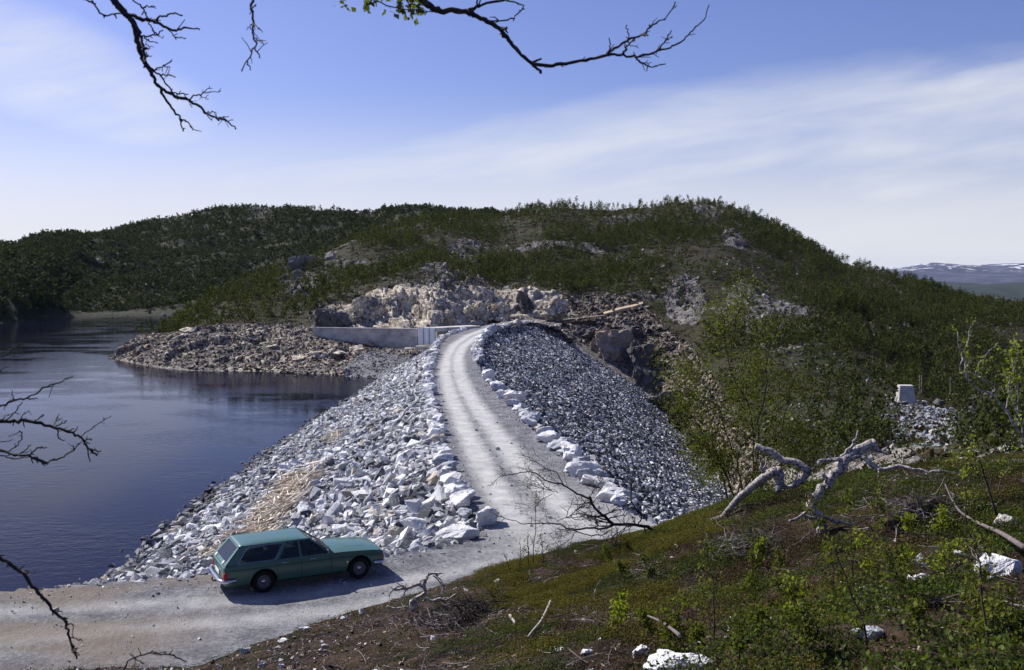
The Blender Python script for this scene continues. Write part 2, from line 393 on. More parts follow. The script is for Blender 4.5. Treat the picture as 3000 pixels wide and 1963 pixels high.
# ---- water
WATER = -5.0
def watermat(t):
    mp = t.new('ShaderNodeMapping', inp={0: t.pos, 'Scale': (1, 1.7, 1), 'Rotation': (0, 0, R(20))})
    n = t.noise(mp.outputs[0], 1.1, 3, .6); n2 = t.noise(mp.outputs[0], .09, 3, .5)
    calm = t.sstep(n2, .35, .62)
    bump(t, n, .10, t.math('ADD', .05, t.math('MULTIPLY', calm, .25)))
    return (.006, .006, .015)
M['water'] = material('lake_water', watermat, rough=.04, spec=.5, IOR=1.13, Specular_Tint=(.36, .48, .92, 1))
me = link_mesh('lake_water', [(-600, 15, WATER), (-8, 15, WATER), (-4, 60, WATER), (-7, 130, WATER), (2, 172, WATER), (60, 420, WATER), (60, 700, WATER), (-600, 700, WATER)], [[0, 1, 7], [1, 2, 7], [2, 3, 7], [3, 4, 7], [4, 5, 7], [5, 6, 7]], None, M['water'])
tag(me, kind='structure')

# ---- ground sheet reaching the horizon
gm = material('far_ground', lambda t: t.ramp(t.noise(t.pos, .02, 5), [(.35, (.02, .03, .012)), (.6, (.05, .045, .03))]), rough=.95)
tag(link_mesh('ground', [(-12000, -800, -32), (14000, -800, -32), (14000, 16500, -1100), (-12000, 16500, -1100)], None, [[0, 1, 2, 3]], gm), kind='structure')

# ---- far hill behind the lake
cols = [  # px, [(d, y) shore, low, mid, high, ridge] then behind
    (-500, [(270, 938), (285, 880), (305, 820), (330, 760), (360, 715)]),
    (-100, [(262, 938), (272, 880), (288, 820), (310, 765), (335, 722)]),
    (50, [(265, 938), (273, 880), (290, 810), (315, 760), (355, 724)]),
    (110, [(275, 934), (285, 870), (312, 800), (360, 740), (430, 698)]),
    (180, [(288, 932), (304, 880), (340, 815), (385, 740), (465, 688)]),
    (260, [(298, 931), (325, 885), (370, 825), (430, 750), (530, 690)]),
    (400, [(305, 931), (345, 880), (420, 810), (500, 730), (580, 662)]),
    (560, [(305, 931), (350, 875), (430, 795), (510, 710), (600, 630)]),
    (690, [(305, 931), (350, 870), (430, 790), (510, 700), (600, 611)]),
    (860, [(300, 930), (350, 865), (430, 785), (500, 700), (590, 613)]),
    (1080, [(300, 930), (350, 860), (430, 780), (490, 700), (570, 626)]),
    (1130, [(300, 930), (350, 860), (430, 780), (480, 695), (540, 618)]),
    (1230, [(300, 930), (340, 860), (400, 780), (450, 700), (510, 610)]),
    (1370, [(300, 930), (340, 860), (400, 780), (450, 700), (510, 622)]),
    (1440, [(300, 930), (340, 860), (400, 780), (450, 700), (520, 624)]),
    (1490, [(300, 930), (340, 860), (400, 780), (450, 710), (520, 640)]),
    (1800, [(300, 930), (340, 860), (400, 800), (450, 760), (520, 700)])]
C = []
for px, k in cols:
    pts = [P(px, 950, d=k[0][0] - 12)]; pts[0][2] = -9
    pts += [P(px, y, d=d) for d, y in k]; pts[1][2] = -4.6
    e = pts[-1]; pts += [e + np.array([0, 60, -6]), e + np.array([0, 160, -30])]; C.append(pts)
pxs = np.array([c[0] for c in cols], float); pu = np.interp(np.linspace(-500, 1800, 640), pxs, np.arange(len(pxs)))
FH = Sheet(C, pu, params([3, 22, 45, 50, 50, 14, 10]))
p = FH.flat(); u, v = FH.UV(); wv = smooth01(v, 1.0, 1.6)
rk = fbm(p, 60, 4, 5) ; rk = smooth01(rk, .05, .35); rk2 = smooth01(fbm(p, 22, 3, 9), .1, .4)
cliff = smooth01(u, 3.6, 2.2) * smooth01(v, 4.2, 3.0)
rock = np.clip(rk * .6 + .25 * rk2, 0, 1) * smooth01(u, 2.5, 4.5); rock = np.maximum(rock, .6 * smooth01(v, 1.45, 1.2) * (v < 2))
cv, c1, c2 = cells(p, 9, 3)
dz = wv * (fbm(p, 45, 4, 21) * 5.0 * smooth01(v, 5, 4.2) + fbm(p, 45, 4, 21) * .8 + fbm(p, 10, 3, 4) * 1.2 + rock * (cv - .5) * 3.5) * (.15 + .85 * smooth01(u, 3, 5))
nm = FH.normals().reshape(-1, 3); p = p + nm * dz[:, None]; FH.G = p.reshape(FH.nu, FH.nv, 3)
FH.attrs = {'rock': rock * .62, 'tone': 0 * v}
FH.rock = rock; FH.v = v; FH.u = u
tag(FH.build('far_hill', M['farhill']), kind='structure')

# ---- main hill with the rocky headland, the ravine and the valley side
cols = [  # px, 8 knots: under water, waterline, mid, foot, low, mid, ridge, behind.  (d, y) or (d, 'z', z)
    (240, [(140, 'z', -8), (150, 'z', -8), (158, 'z', -8), (168, 'z', -8), (180, 'z', -9), (200, 'z', -9), (230, 'z', -9), (300, 'z', -10)]),
    (345, [(146, 'z', -8), (154, 'z', -5), (158, 'z', -4.6), (166, 'z', -5.5), (180, 'z', -8), (200, 'z', -9), (230, 'z', -9), (300, 'z', -10)]),
    (400, [(140, 'z', -8), (148, 1065), (154, 1028), (162, 1000), (172, 'z', -5), (190, 'z', -9), (230, 'z', -9), (300, 'z', -10)]),
    (470, [(134, 'z', -8), (142, 1074), (150, 1020), (160, 982), (168, 975), (185, 'z', -6), (230, 'z', -9), (300, 'z', -10)]),
    (560, [(128, 'z', -8), (138, 1084), (148, 1020), (160, 965), (170, 950), (185, 938), (200, 932), (300, 'z', -10)]),
    (640, [(127, 'z', -8), (137, 1088), (147, 1020), (159, 965), (172, 930), (190, 905), (208, 882), (300, 'z', -8)]),
    (760, [(126, 'z', -8), (136, 1092), (146, 1025), (158, 966), (175, 915), (198, 865), (222, 825), (310, 'z', -4)]),
    (900, [(124, 'z', -8), (133, 1100), (143, 1040), (155, 966), (172, 900), (200, 830), (238, 770), (330, 'z', 0)]),
    (1050, [(122, 'z', -8), (130, 1108), (140, 1045), (152, 1000), (176, 870), (215, 785), (262, 702), (350, 'z', 6)]),
    (1180, [(119, 'z', -8), (127, 1114), (140, 1050), (151, 1012), (178, 850), (225, 755), (290, 662), (380, 'z', 12)]),
    (1290, [(119, 'z', -8), (126, 'z', -5), (142, 'z', -2.6), (152, 'z', -2.2), (180, 848), (235, 740), (310, 638), (400, 'z', 15)]),
    (1450, [(140, 'z', -6), (155, 'z', -3), (168, 'z', -1.5), (183, 'z', -.4), (200, 870), (255, 745), (330, 638), (420, 'z', 16)]),
    (1530, [(150, 'z', -7), (162, 'z', -4), (172, 'z', -1.5), (188, 'z', -.4), (200, 866), (255, 740), (330, 622), (420, 'z', 18)]),
    (1620, [(150, 'z', -9), (162, 'z', -5), (174, 'z', -1.2), (189, 'z', 0), (203, 862), (255, 730), (330, 606), (420, 'z', 20)]),
    (1700, [(150, 'z', -11), (168, 1010), (173, 975), (184, 935), (204, 870), (255, 735), (332, 609), (420, 'z', 20)]),
    (1790, [(150, 'z', -12), (165, 1062), (172, 1000), (184, 930), (206, 860), (255, 735), (332, 611), (420, 'z', 20)]),
    (1900, [(135, 'z', -14), (158, 1150), (168, 1050), (182, 950), (205, 850), (255, 725), (335, 603), (420, 'z', 20)]),
    (2000, [(120, 'z', -16), (142, 1262), (152, 1140), (170, 1000), (200, 860), (255, 720), (335, 595), (420, 'z', 20)]),
    (2090, [(95, 'z', -16), (116, 1385), (130, 1230), (158, 1030), (195, 860), (255, 720), (335, 604), (420, 'z', 20)]),
    (2160, [(72, 'z', -14), (95, 1468), (112, 1290), (145, 1060), (190, 880), (250, 735), (332, 628), (420, 'z', 18)]),
    (2300, [(62, 'z', -13), (82, 1440), (100, 1290), (135, 1080), (185, 910), (245, 790), (322, 688), (420, 'z', 12)]),
    (2440, [(54, 'z', -10), (70, 1420), (90, 1280), (122, 1120), (165, 965), (230, 840), (312, 765), (420, 'z', 6)]),
    (2560, [(46, 'z', -9), (62, 1400), (82, 1290), (110, 1165), (140, 1060), (200, 910), (300, 805), (400, 'z', 0)]),
    (2680, [(42, 'z', -8), (58, 1385), (78, 1280), (108, 1182), (130, 1130), (180, 975), (285, 832), (380, 'z', -4)]),
    (2780, [(40, 'z', -7), (56, 1375), (75, 1290), (100, 1215), (126, 1150), (175, 1010), (275, 872), (370, 'z', -8)]),
    (2900, [(38, 'z', -6), (54, 1360), (70, 1290), (92, 1220), (120, 1150), (170, 1030), (262, 903), (360, 'z', -12)]),
    (3050, [(36, 'z', -6), (50, 1350), (66, 1280), (90, 1210), (118, 1140), (165, 1040), (250, 930), (350, 'z', -16)]),
    (3500, [(36, 'z', -6), (50, 1350), (66, 1280), (90, 1210), (118, 1150), (165, 1060), (250, 970), (350, 'z', -20)])]
C = [[P(px, k[1], d=k[0]) if len(k) == 2 else PZ(px, k[0], k[2]) for k in ks] for px, ks in cols]
pxs = np.array([c[0] for c in cols], float); pu = np.interp(np.linspace(240, 3500, 1150), pxs, np.arange(len(pxs)))
MH = Sheet(C, pu, params([8, 34, 34, 44, 54, 60, 16]))
MHPX = np.repeat(np.linspace(240, 3500, 1150)[:, None], MH.nv, 1).ravel()
p = MH.flat(); u, v = MH.UV(); px = MHPX
leftw = smooth01(px, 1500, 1250); rightw = smooth01(px, 1560, 1750)
veg0 = np.where(px < 1000, 3.0, np.where(px < 1500, 4.25, np.where(px < 1650, 4.0, 3.4))); veg0 = np.interp(px, [240, 620, 900, 1050, 1400, 1520, 1700, 1850, 2100, 2400, 3500], [3.0, 3.0, 3.2, 3.8, 4.05, 3.95, 3.8, 3.6, 2.6, 1.0, .5])
wob = fbm(p, 18, 3, 77) * .35
bare = smooth01(v, veg0 + .25 + wob, veg0 - .15 + wob)              # rubble and blasted rock below the scrub line
crag = smooth01(fbm(p, 34, 4, 31, ridged=True), .42, .72) * smooth01(fbm(p, 50, 2, 91), -.1, .2); crag2 = smooth01(fbm(p, 14, 3, 61), .30, .5) * .8
rock = np.clip(np.maximum(bare * .95, np.maximum(crag * .75, crag2 * .7)), 0, 1)
cut = smooth01(px, 950, 1050) * smooth01(px, 1660, 1600) * smooth01(v, 2.95, 3.1) * smooth01(v, 4.15, 3.95)    # blasted road cutting
for cx, cyv, rx, ry in ((890, 4.9, 80, .5), (2070, 5.75, 50, .15), (1850, 5.6, 90, .10), (2150, 5.2, 35, .2), (2200, 3.9, 70, .5), (1350, 4.9, 60, .25), (2000, 3.8, 70, .5)):
    rock = np.maximum(rock, smooth01(((px - cx) / rx) ** 2 + ((v - cyv) / ry) ** 2, 1.4, .5))
cv, c1, c2 = cells(p * np.array([1, 1, .7]), 4.2, 8); cw, d1, d2 = cells(p, 1.9, 12)
edgew = smooth01(v, .9, 1.5)
amp = edgew * (1 - .7 * smooth01(v, 5.3, 6)); 
dz = amp * (fbm(p, 38, 4, 2) * 2.6 * smooth01(v, 3.3, 4.5) + fbm(p, 9, 3, 14) * .75) + smooth01(v, 5.3, 6) * fbm(p, 14, 3, 6) * .9
flatfoot = smooth01(px, 860, 940) * smooth01(px, 1680, 1600) * smooth01(v, 2.3, 2.8) * smooth01(v, 3.45, 3.1)
dz = dz + edgew * (1 - flatfoot) * rock * ((cv - .5) * 1.3 + (cw - .5) * .7)
dz = dz * (1 - flatfoot * .85)
dz += cut * ((cv - .5) * .7 + (cw - .5) * .7)
dz *= 1 - .75 * smooth01(v, 2.0, 1.1)
nm = MH.normals().reshape(-1, 3); p = p + nm * dz[:, None]; MH.G = p.reshape(MH.nu, MH.nv, 3)
tone = np.clip(cut * .95 + .55 * smooth01(px, 1500, 1300) * smooth01(v, 3.4, 2.6) * smooth01(fbm(p, 7, 3, 90), -.25, .25) + .25 * smooth01(v, 4, 3), 0, 1)
MH.attrs = {'rock': rock, 'tone': tone}; MH.rock, MH.v, MH.px, MH.cut, MH.bare = rock, v, px, cut, bare
tag(MH.build('hillside', M['hill']), kind='structure')

# ---- far mountains with snow patches
def mtn(t):
    n = t.noise(t.pos, .0016, 6, .66); sn = t.noise(t.pos, .006, 4, .6, .6)
    hz = t.new('ShaderNodeSeparateXYZ'); t.l.new(t.pos, hz.inputs[0])
    hi = t.sstep(hz.outputs[2], -30, 60)
    base = t.ramp(n, [(.38, (.015, .02, .04)), (.5, (.035, .040, .075)), (.62, (.075, .078, .12))])  # blue of the distance haze is put into the rock colour too
    f = t.math('MULTIPLY', t.sstep(sn, .55, .575), hi)
    return t.mix(f, base, (.8, .81, .84))
M['mtn'] = material('bare_haze_blue_mountain', mtn, rough=.95)
cols = []
for px in np.linspace(2200, 3700, 60):
    rid = np.interp(px, [2200, 2500, 2620, 2690, 2740, 2850, 2920, 3000, 3200, 3700], [830, 805, 789, 775, 770, 778, 776, 772, 785, 800])
    cols.append([P(px, 960, d=8400), P(px, 900, d=9200), P(px, 848, d=10400), P(px, 810, d=11800), P(px, rid, d=13000), PZ(px, 15600, 0)])
FM = Sheet(cols, np.linspace(0, 59, 420), params([10, 25, 30, 35, 10]))
p = FM.flat(); u, v = FM.UV(); nm = FM.normals().reshape(-1, 3)
p = p + nm * ((fbm(p, 1400, 5, 3) * 80 + fbm(p, 360, 3, 8, ridged=True) * 20) * smooth01(v, 4.2, 3) + fbm(p, 420, 4, 5) * 22)[:, None]; FM.G = p.reshape(FM.G.shape)
tag(FM.build('far_mountains', M['mtn']), kind='structure')
# wooded ridge in front of them
cols = [[P(px, 1000, d=3000), P(px, 950, d=3400), P(px, np.interp(px, [2500, 2750, 2850, 3000, 3600], [850, 845, 842, 838, 850]), d=4200), PZ(px, 5400, -60)] for px in np.linspace(2400, 3700, 20)]
WR = Sheet(cols, np.linspace(0, 19, 240), params([20, 30, 10])); p = WR.flat(); u, v = WR.UV()
p[:, 2] += fbm(p, 260, 5, 3) * 24; WR.G = p.reshape(WR.G.shape)
tag(WR.build('wooded_ridge', material('far_wood', lambda t: t.ramp(t.noise(t.pos, .02, 5), [(.38, (.006, .014, .014)), (.6, (.02, .034, .026))]), rough=.95)), kind='structure')
# ---------------------------------------------------------------- the dam
# crest edges read off the photograph, lying on the level crest (z = 0)
RIGHT = [(1640, 950), (1600, 944), (1556, 944), (1489, 955), (1441, 970), (1407, 990), (1393, 1023), (1393, 1062), (1417, 1105), (1436, 1134), (1470, 1163), (1518, 1216), (1556, 1259), (1619, 1308), (1680, 1375), (1735, 1428), (1802, 1484), (1870, 1515), (1951, 1550)]
LEFT = [(1547, 937), (1489, 942), (1417, 955), (1369, 967), (1325, 981), (1300, 996), (1281, 1028), (1270, 1067), (1266, 1120), (1272, 1163), (1282, 1211), (1296, 1259), (1306, 1317), (1325, 1365), (1344, 1413), (1364, 1461), (1402, 1524), (1431, 1572)]
PAD = [(1431, 1572), (1340, 1600), (1250, 1618), (1100, 1640), (1000, 1652), (800, 1675), (620, 1692), (300, 1714), (0, 1738), (-400, 1775)]
w0 = lambda L: [P(x, y, z=0) for x, y in L]
RE, LE, PE = w0(RIGHT), w0(LEFT), w0(PAD)

# upstream face: crest / road edge down to the water
prs = [((1489, 942), (1230, 1085)), ((1369, 967), (1150, 1097)), ((1300, 996), (1105, 1112)), ((1270, 1067), (1000, 1177)), ((1266, 1120), (880, 1247)), ((1282, 1211), (760, 1332)),
       ((1306, 1317), (640, 1412)), ((1344, 1413), (540, 1494)), ((1402, 1524), (450, 1563)), ((1431, 1572), (375, 1622)), ((1250, 1618), (322, 1668)), ((1000, 1652), (270, 1698)), ((620, 1692), (120, 1752)), ((300, 1714), (-80, 1810)), ((0, 1738), (-420, 1890)), ((-400, 1775), (-900, 2000))]
C = []
for i, (a, b) in enumerate(prs):
    A, B = P(*a, z=0), P(*b, z=WATER); A[2] = -.25
    mid = A * .5 + B * .5 + np.array([0, 0, .12]); C.append([A, mid, B, B + (B - A) * .35])
US = Sheet(C, params([14] * 15), params([14, 14, 6]), True, True)
p = US.flat(); US.G = (p + np.stack([0 * p[:, 0], 0 * p[:, 0], fbm(p, 5, 3, 3) * .18 - .15], -1)).reshape(US.G.shape)
M['bedding'] = material('stone_bedding', lambda t: t.ramp(t.noise(t.pos, 2.5, 5, .7), [(.35, (.05, .05, .055)), (.6, (.20, .205, .22)), (.75, (.36, .36, .38))]), rough=.95)
tag(US.build('dam_upstream_slope', M['bedding']), 'pale stone slope of the dam falling to the lake beside the curved gravel road', 'dam slope')
# downstream face
toe = [((1640, 966), 177), ((1700, 1000), 173), ((1780, 1060), 168), ((1900, 1152), 159), ((2000, 1264), 143), ((2090, 1388), 116), ((2165, 1475), 93), ((2230, 1560), 72), ((2280, 1640), 55), ((2300, 1700), 45)]
T_ = np.array([P(*a, d=d) for a, d in toe]); cr = np.array(RE)
def resample(L, n):
    L = np.asarray(L); s = np.concatenate([[0], np.cumsum(np.linalg.norm(np.diff(L, axis=0), axis=1))]); q = np.linspace(0, s[-1], n)
    return np.stack([np.interp(q, s, L[:, k]) for k in range(3)], -1)
cr[:, 2] = -.25; nC = 26; ci = np.linspace(0, len(cr) - 1, nC); ti = np.linspace(0, len(T_) - 1, nC)
CR = interp_axis(cr, ci); TT = interp_axis(T_, ti)
C = [[a, a * .5 + b * .5, b, b + (b - a) * .2] for a, b in zip(CR, TT)]
DS = Sheet(C, params([10] * (nC - 1)), params([18, 18, 5]))
p = DS.flat(); DS.G = (p + np.stack([0 * p[:, 0], 0 * p[:, 0], fbm(p, 6, 3, 31) * .2 - .12], -1)).reshape(DS.G.shape)
M['bedding_shade'] = material('shade_toned_bedding', lambda t: t.ramp(t.noise(t.pos, 3, 5, .7), [(.35, (.02, .022, .03)), (.6, (.10, .11, .14)), (.75, (.2, .2, .23))]), rough=.95)  # bedding under the valley side, darkened to paint its shade
tag(DS.build('dam_downstream_slope', M['bedding_shade']), 'stone slope of the dam falling away right of the road, shade in its dark blue-grey colour', 'dam slope')

# rockfill
TR = [rock_template(10 + k % 5, 100 + k, (1, .62 + .3 * (k % 3) / 2, .42 + .1 * (k % 4))) for k in range(16)]
TS = [rock_template(8, 200 + k, (1, .8, .6)) for k in range(12)]
def rockfill(sheet, n, size, spread, sink, name, mat, dens=None, label=None, catg=None, rg=rng, zmin=-99, tilt=.45, szf=None, temps=TR, group=None):
    pp, nn, idx = sheet.scatter(n, dens, rg); nn = nn + rg.normal(0, tilt, nn.shape); nn /= np.linalg.norm(nn, axis=1)[:, None]
    s = size * np.exp(np.clip(rg.normal(0, spread, n), -1.5, .95)) * (1 if szf is None else szf(pp)); keep = pp[:, 2] > zmin
    pp = pp + np.array([0, 0, 1.]) * (s * sink * rg.uniform(-1, 1, n))[:, None]
    V, T = replicate(temps, pp[keep], frame_rot(nn, rg)[keep], (s[:, None] * rg.uniform(.75, 1.25, (n, 3)))[keep], rg.integers(0, len(temps), n)[keep])
    o = link_mesh(name, V, T, None, mat, None, False); tag(o, label, catg, group, kind='stuff'); return o
nearbig = lambda q: 0.72 + .35 * smooth01(q[:, 1], 75, 40) + .25 * smooth01(q[:, 2], -3, 0)
rockfill(US, 36000, .37, .44, .22, 'dam_rockfill', M['up_rock'], None, 'pale angular quarry stones covering the lake side of the dam', 'rockfill', zmin=-5.6, szf=nearbig)
rockfill(US, 9000, .22, .35, .1, 'small_stones', M['up_rock'], None, 'small pale stones filling gaps on the lake side of the dam', 'stones', zmin=-5.3)
rockfill(DS, 150000, .235, .48, .22, 'dam_rockfill', M['down_rock'], None, 'quarry stones covering the valley side of the dam, shade in their dark blue-grey colour', 'rockfill', tilt=.6, temps=TS)

# ---- gravel road over the crest and past the car
outline = [q for q in w0(RIGHT)] + [P(2000, 1640, z=0), P(1960, 2100, z=0), P(900, 2300, z=0), P(-700, 2300, z=0), P(-800, 1790, z=0)] + PE[::-1] + LE[::-1][1:]
xs = np.arange(-32, 14, .16); ys = np.arange(15, 186, .3)
X, Y = np.meshgrid(xs, ys, indexing='ij')
def inside(X, Y, poly):
    r = np.zeros(X.shape, bool); n = len(poly)
    for i in range(n):
        x0, y0 = poly[i][:2]; x1, y1 = poly[(i + 1) % n][:2]
        c = ((y0 > Y) != (y1 > Y)) & (X < (x1 - x0) * (Y - y0) / (y1 - y0 + 1e-12) + x0); r ^= c
    return r
msk = inside(X, Y, outline)
mk = msk.copy()
for a in (-1, 1): mk |= np.roll(msk, a, 0) | np.roll(msk, a, 1)
def dist_poly(pt, L):
    L = np.asarray(L)[:, :2]; best = np.full(len(pt), 1e9); par = np.zeros(len(pt)); s0 = 0
    for a, b in zip(L[:-1], L[1:]):
        ab = b - a; l = np.linalg.norm(ab); tt = np.clip(((pt - a) @ ab) / (l * l), 0, 1); q = a + tt[:, None] * ab
        d = np.linalg.norm(pt - q, axis=1); m = d < best; best[m] = d[m]; par[m] = s0 + tt[m] * l; s0 += l
    return best, par
idx = -np.ones(X.shape, int); idx[mk] = np.arange(mk.sum()); pt = np.stack([X[mk], Y[mk]], -1)
rd1 = [(1560, 941), (1480, 950), (1425, 963), (1372, 982), (1330, 1010), (1308, 1045), (1303, 1090), (1316, 1150), (1345, 1220), (1380, 1300), (1420, 1380), (1462, 1450), (1500, 1520), (1560, 1600), (1640, 1680)]
rd2 = [(1560, 943), (1489, 952), (1440, 966), (1392, 987), (1355, 1015), (1340, 1045), (1342, 1090), (1362, 1140), (1400, 1200), (1448, 1265), (1500, 1335), (1556, 1400), (1640, 1480), (1730, 1560), (1800, 1620)]
dA, _ = dist_poly(pt, w0(rd1)); dB, _ = dist_poly(pt, w0(rd2))
car1 = [(-700, 1840), (300, 1775), (800, 1760), (1200, 1700), (1500, 1640)]; car2 = [(-700, 1930), (300, 1850), (900, 1800), (1300, 1740), (1600, 1660)]
dC, _ = dist_poly(pt, w0(car1)); dD, _ = dist_poly(pt, w0(car2))
trk = np.maximum(smooth01(dA, .95, .15), smooth01(dB, 1.0, .15)); trk2 = .5 * np.maximum(smooth01(dC, .8, .1), smooth01(dD, .8, .1))
q3 = np.stack([pt[:, 0], pt[:, 1], 0 * pt[:, 0]], -1)
spread = smooth01(pt[:, 1], 44, 34) * smooth01(pt[:, 0], -2.5, 1.5) * .55
track = np.clip(np.maximum(trk * (1 - .35 * smooth01(pt[:, 1], 40, 31)), np.maximum(trk2 * smooth01(pt[:, 1], 34, 30), spread)) + fbm(q3, 2.0, 3, 5) * .12, 0, 1)
dirt = smooth01(pt[:, 0], -6, -10) * smooth01(fbm(q3 * np.array([.35, 1, 1]), 1.5, 3, 9), -.2, .4)
Zr = .02 - .05 * trk - .03 * trk2 + fbm(q3, 1.2, 3, 8) * .02
i, j = np.where(mk[:-1, :-1] & mk[1:, :-1] & mk[:-1, 1:] & mk[1:, 1:])
Q = np.stack([idx[i, j], idx[i + 1, j], idx[i + 1, j + 1], idx[i, j + 1]], -1)
def roadmat(t):
    tr = t.attr('track'); di = t.attr('dirt')
    n = t.noise(t.pos, 1.2, 5, .65); n2 = t.noise(t.pos, 7, 4, .75); n3 = t.noise(t.pos, 45, 2, .6)
    base = t.ramp(t.math('ADD', t.math('MULTIPLY', n, .35), t.math('ADD', t.math('MULTIPLY', n2, .35), t.math('MULTIPLY', n3, .3))), [(.42, (.095, .097, .112)), (.5, (.18, .182, .20)), (.58, (.32, .322, .345))])
    lightc = t.ramp(t.math('ADD', t.math('MULTIPLY', n, .5), t.math('MULTIPLY', n3, .5)), [(.40, (.44, .44, .43)), (.60, (.72, .715, .69))])
    c = t.mix(t.math('MULTIPLY', tr, .9), base, lightc)
    c = t.mix(t.math('MULTIPLY', di, .7), c, (.21, .165, .12))
    peb = t.new('ShaderNodeTexVoronoi', inp={'Vector': t.pos, 'Scale': 14.0}); pf = t.math('MULTIPLY', t.sstep(peb.outputs['Distance'], .22, .12), t.sstep(t.math('FRACT', t.math('MULTIPLY', peb.outputs['Color'], 7.0)), .55, .7))
    c = t.mix(t.math('MULTIPLY', pf, t.math('SUBTRACT', .55, t.math('MULTIPLY', tr, .45))), c, (.5, .5, .52))
    bump(t, t.math('ADD', n2, t.math('ADD', t.math('MULTIPLY', n3, .6), t.math('MULTIPLY', pf, .4))), .07, 1.0)
    return c
M['road'] = material('gravel', roadmat, rough=.95, spec=.2)
tag(link_mesh('gravel_road', np.stack([pt[:, 0], pt[:, 1], Zr], -1), None, Q, M['road'], None, True, attrs={'track': track, 'dirt': dirt}), kind='structure')
# loose pebbles on the road
rg = np.random.default_rng(5); n = 26000; k = rg.integers(0, len(pt), n); pr = np.clip(1 - track[k], 0, 1); edge_d = np.minimum(dist_poly(pt[k], LE)[0], np.minimum(dist_poly(pt[k], RE)[0], dist_poly(pt[k], PE)[0]))
keep = (rg.random(n) < pr * (np.exp(-edge_d / 1.0) * 1.0 + .16)) & (pt[k][:, 1] < 90); k = k[keep]; n = len(k); s = .045 * np.exp(rg.normal(0, .6, n))
V, T = replicate(TR, np.stack([pt[k, 0] + rg.uniform(-.1, .1, n), pt[k, 1] + rg.uniform(-.15, .15, n), Zr[k] + s * .1], -1), rand_rot(n, rg), s, rg.integers(0, 16, n))
tag(link_mesh('pebbles', V, T, None, M['up_rock']), 'loose grey pebbles lying on the gravel road', 'pebbles', kind='stuff')

# ---- boulders along both edges: each a thing of its own
BT = []
for k in range(14):
    V, T = boulder_template(300 + k, (1, .7 + .05 * (k % 5), .5 + .06 * (k % 4)), .05, 2 if k < 8 else 1); me = link_mesh('boulder', V, T, None, M['boulder']); BT.append(me.data); bpy.data.objects.remove(me)
BG = []
for m in BT[:6]:
    c = m.copy(); c.materials.clear(); c.materials.append(M['boulder_grey']); BG.append(c)
def boulder(name, loc, scale, rot, mesh, label, group=None, cat='boulder'):
    o = bpy.data.objects.new(name, mesh); COL.objects.link(o); o.location = loc; o.scale = scale; o.rotation_euler = rot
    return tag(o, label, cat, group)
rg = np.random.default_rng(21)
def zone(y):
    return ', ' + ('nearest the tip' if y < 40 else 'in the near stretch' if y < 52 else 'in the middle stretch' if y < 75 else 'before the bend' if y < 105 else 'on the bend' if y < 135 else 'on the far stretch')
def boulder_row(L, size0, size1, off, label, group, gap=(0, 0), skip=0.0):
    L = np.asarray(L); s = np.concatenate([[0], np.cumsum(np.linalg.norm(np.diff(L, axis=0), axis=1))]); q = 0.0; cnt = 0
    while q < s[-1]:
        f = q / s[-1]; sz = (size0 + (size1 - size0) * f) * np.exp(rg.normal(0, .28)); c = np.array([np.interp(q, s, L[:, k]) for k in range(3)])
        if rg.random() > skip:
            boulder('boulder', (c[0] + off + rg.uniform(-.15, .15), c[1] + rg.uniform(-.2, .2), sz * .22), (sz * 1.25, sz * rg.uniform(.85, 1.15), sz * rg.uniform(.8, 1.15)), (rg.normal(0, .2), rg.normal(0, .2), rg.uniform(0, 6.3)),
                    (BT if rg.random() < .6 else BG)[rg.integers(0, 6)], label + zone(c[1]), group); cnt += 1
        q += sz * rg.uniform(.85, 1.1) + rg.uniform(*gap)
    return cnt
n1 = boulder_row(LE[3:-1], .75, .9, -.35, 'whitish boulder edging the lake side of the road', 'boulders edging the lake side of the road')
n2 = boulder_row(RE[2:8], .95, .95, .15, 'small whitish boulder edging the valley side of the road', 'boulders edging the far bend, valley side')
n2 += boulder_row(RE[8:17], .85, 1.15, .3, 'whitish boulder edging the valley side of the road', 'boulders edging the valley side of the road', (0, .35), .05)
# large blocks on the lake-side slope near the tip
pp, nn, idx = US.scatter(900, None, rg); sel = [i for i in range(900) if pp[i][2] > -3.4 and (pp[i][1] < 75)]
done = []
for i in sel:
    dcr = dist_poly(pp[i][None, :2], LE)[0][0]; sz = rg.uniform(.5, .9) * (1 if dcr < 7 else .75)
    if dcr > 11 or any(np.linalg.norm(pp[i] - d[0]) < (sz + d[1]) * .55 for d in done): continue
    done.append((pp[i], sz))
    if len(done) > 72: break
for q, sz in done:
    boulder('boulder', (q[0], q[1], q[2] + sz * .16), (sz * 1.2, sz, sz * .9), (rg.normal(0, .35), rg.normal(0, .35) - .2, rg.uniform(0, 6.3)), (BT if rg.random() < .6 else BG)[rg.integers(0, 6)],
            'large pale block among smaller stones on the lake side slope' + zone(q[1]), 'large blocks on the lake side slope')
def bigrock(px, py, w, label, mat='boulder', k=0, zs=.7, z=0, rz=0, dd=None, tilt=(0, 0), ws=(1, .8)):
    q = P(px, py, z=z) if dd is None else P(px, py, d=dd); s = w / F * q[1]
    m = (BT if mat == 'boulder' else BG)[k % 6]
    return boulder('boulder', (q[0], q[1], q[2] + s * zs * .25), (s * ws[0] * 1.15, s * ws[1], s * zs * 1.3), (tilt[0], tilt[1], rz), m, label)
bigrock(1350, 1575, 130, 'wide white boulder lying at the near tip of the stone slope', k=1, rz=.3, zs=.45)
bigrock(1425, 1535, 105, 'tall white boulder with a dark shaded face, nearest the road fork', k=2, rz=1.2, zs=.75)
bigrock(1335, 1458, 100, 'bright white boulder beside the road above the tip of the slope', k=4, rz=.8, zs=.7)
bigrock(1160, 1565, 48, 'yellowish-grey boulder among white ones just right of the car bonnet', 'grey', k=3, rz=.8, zs=.8)
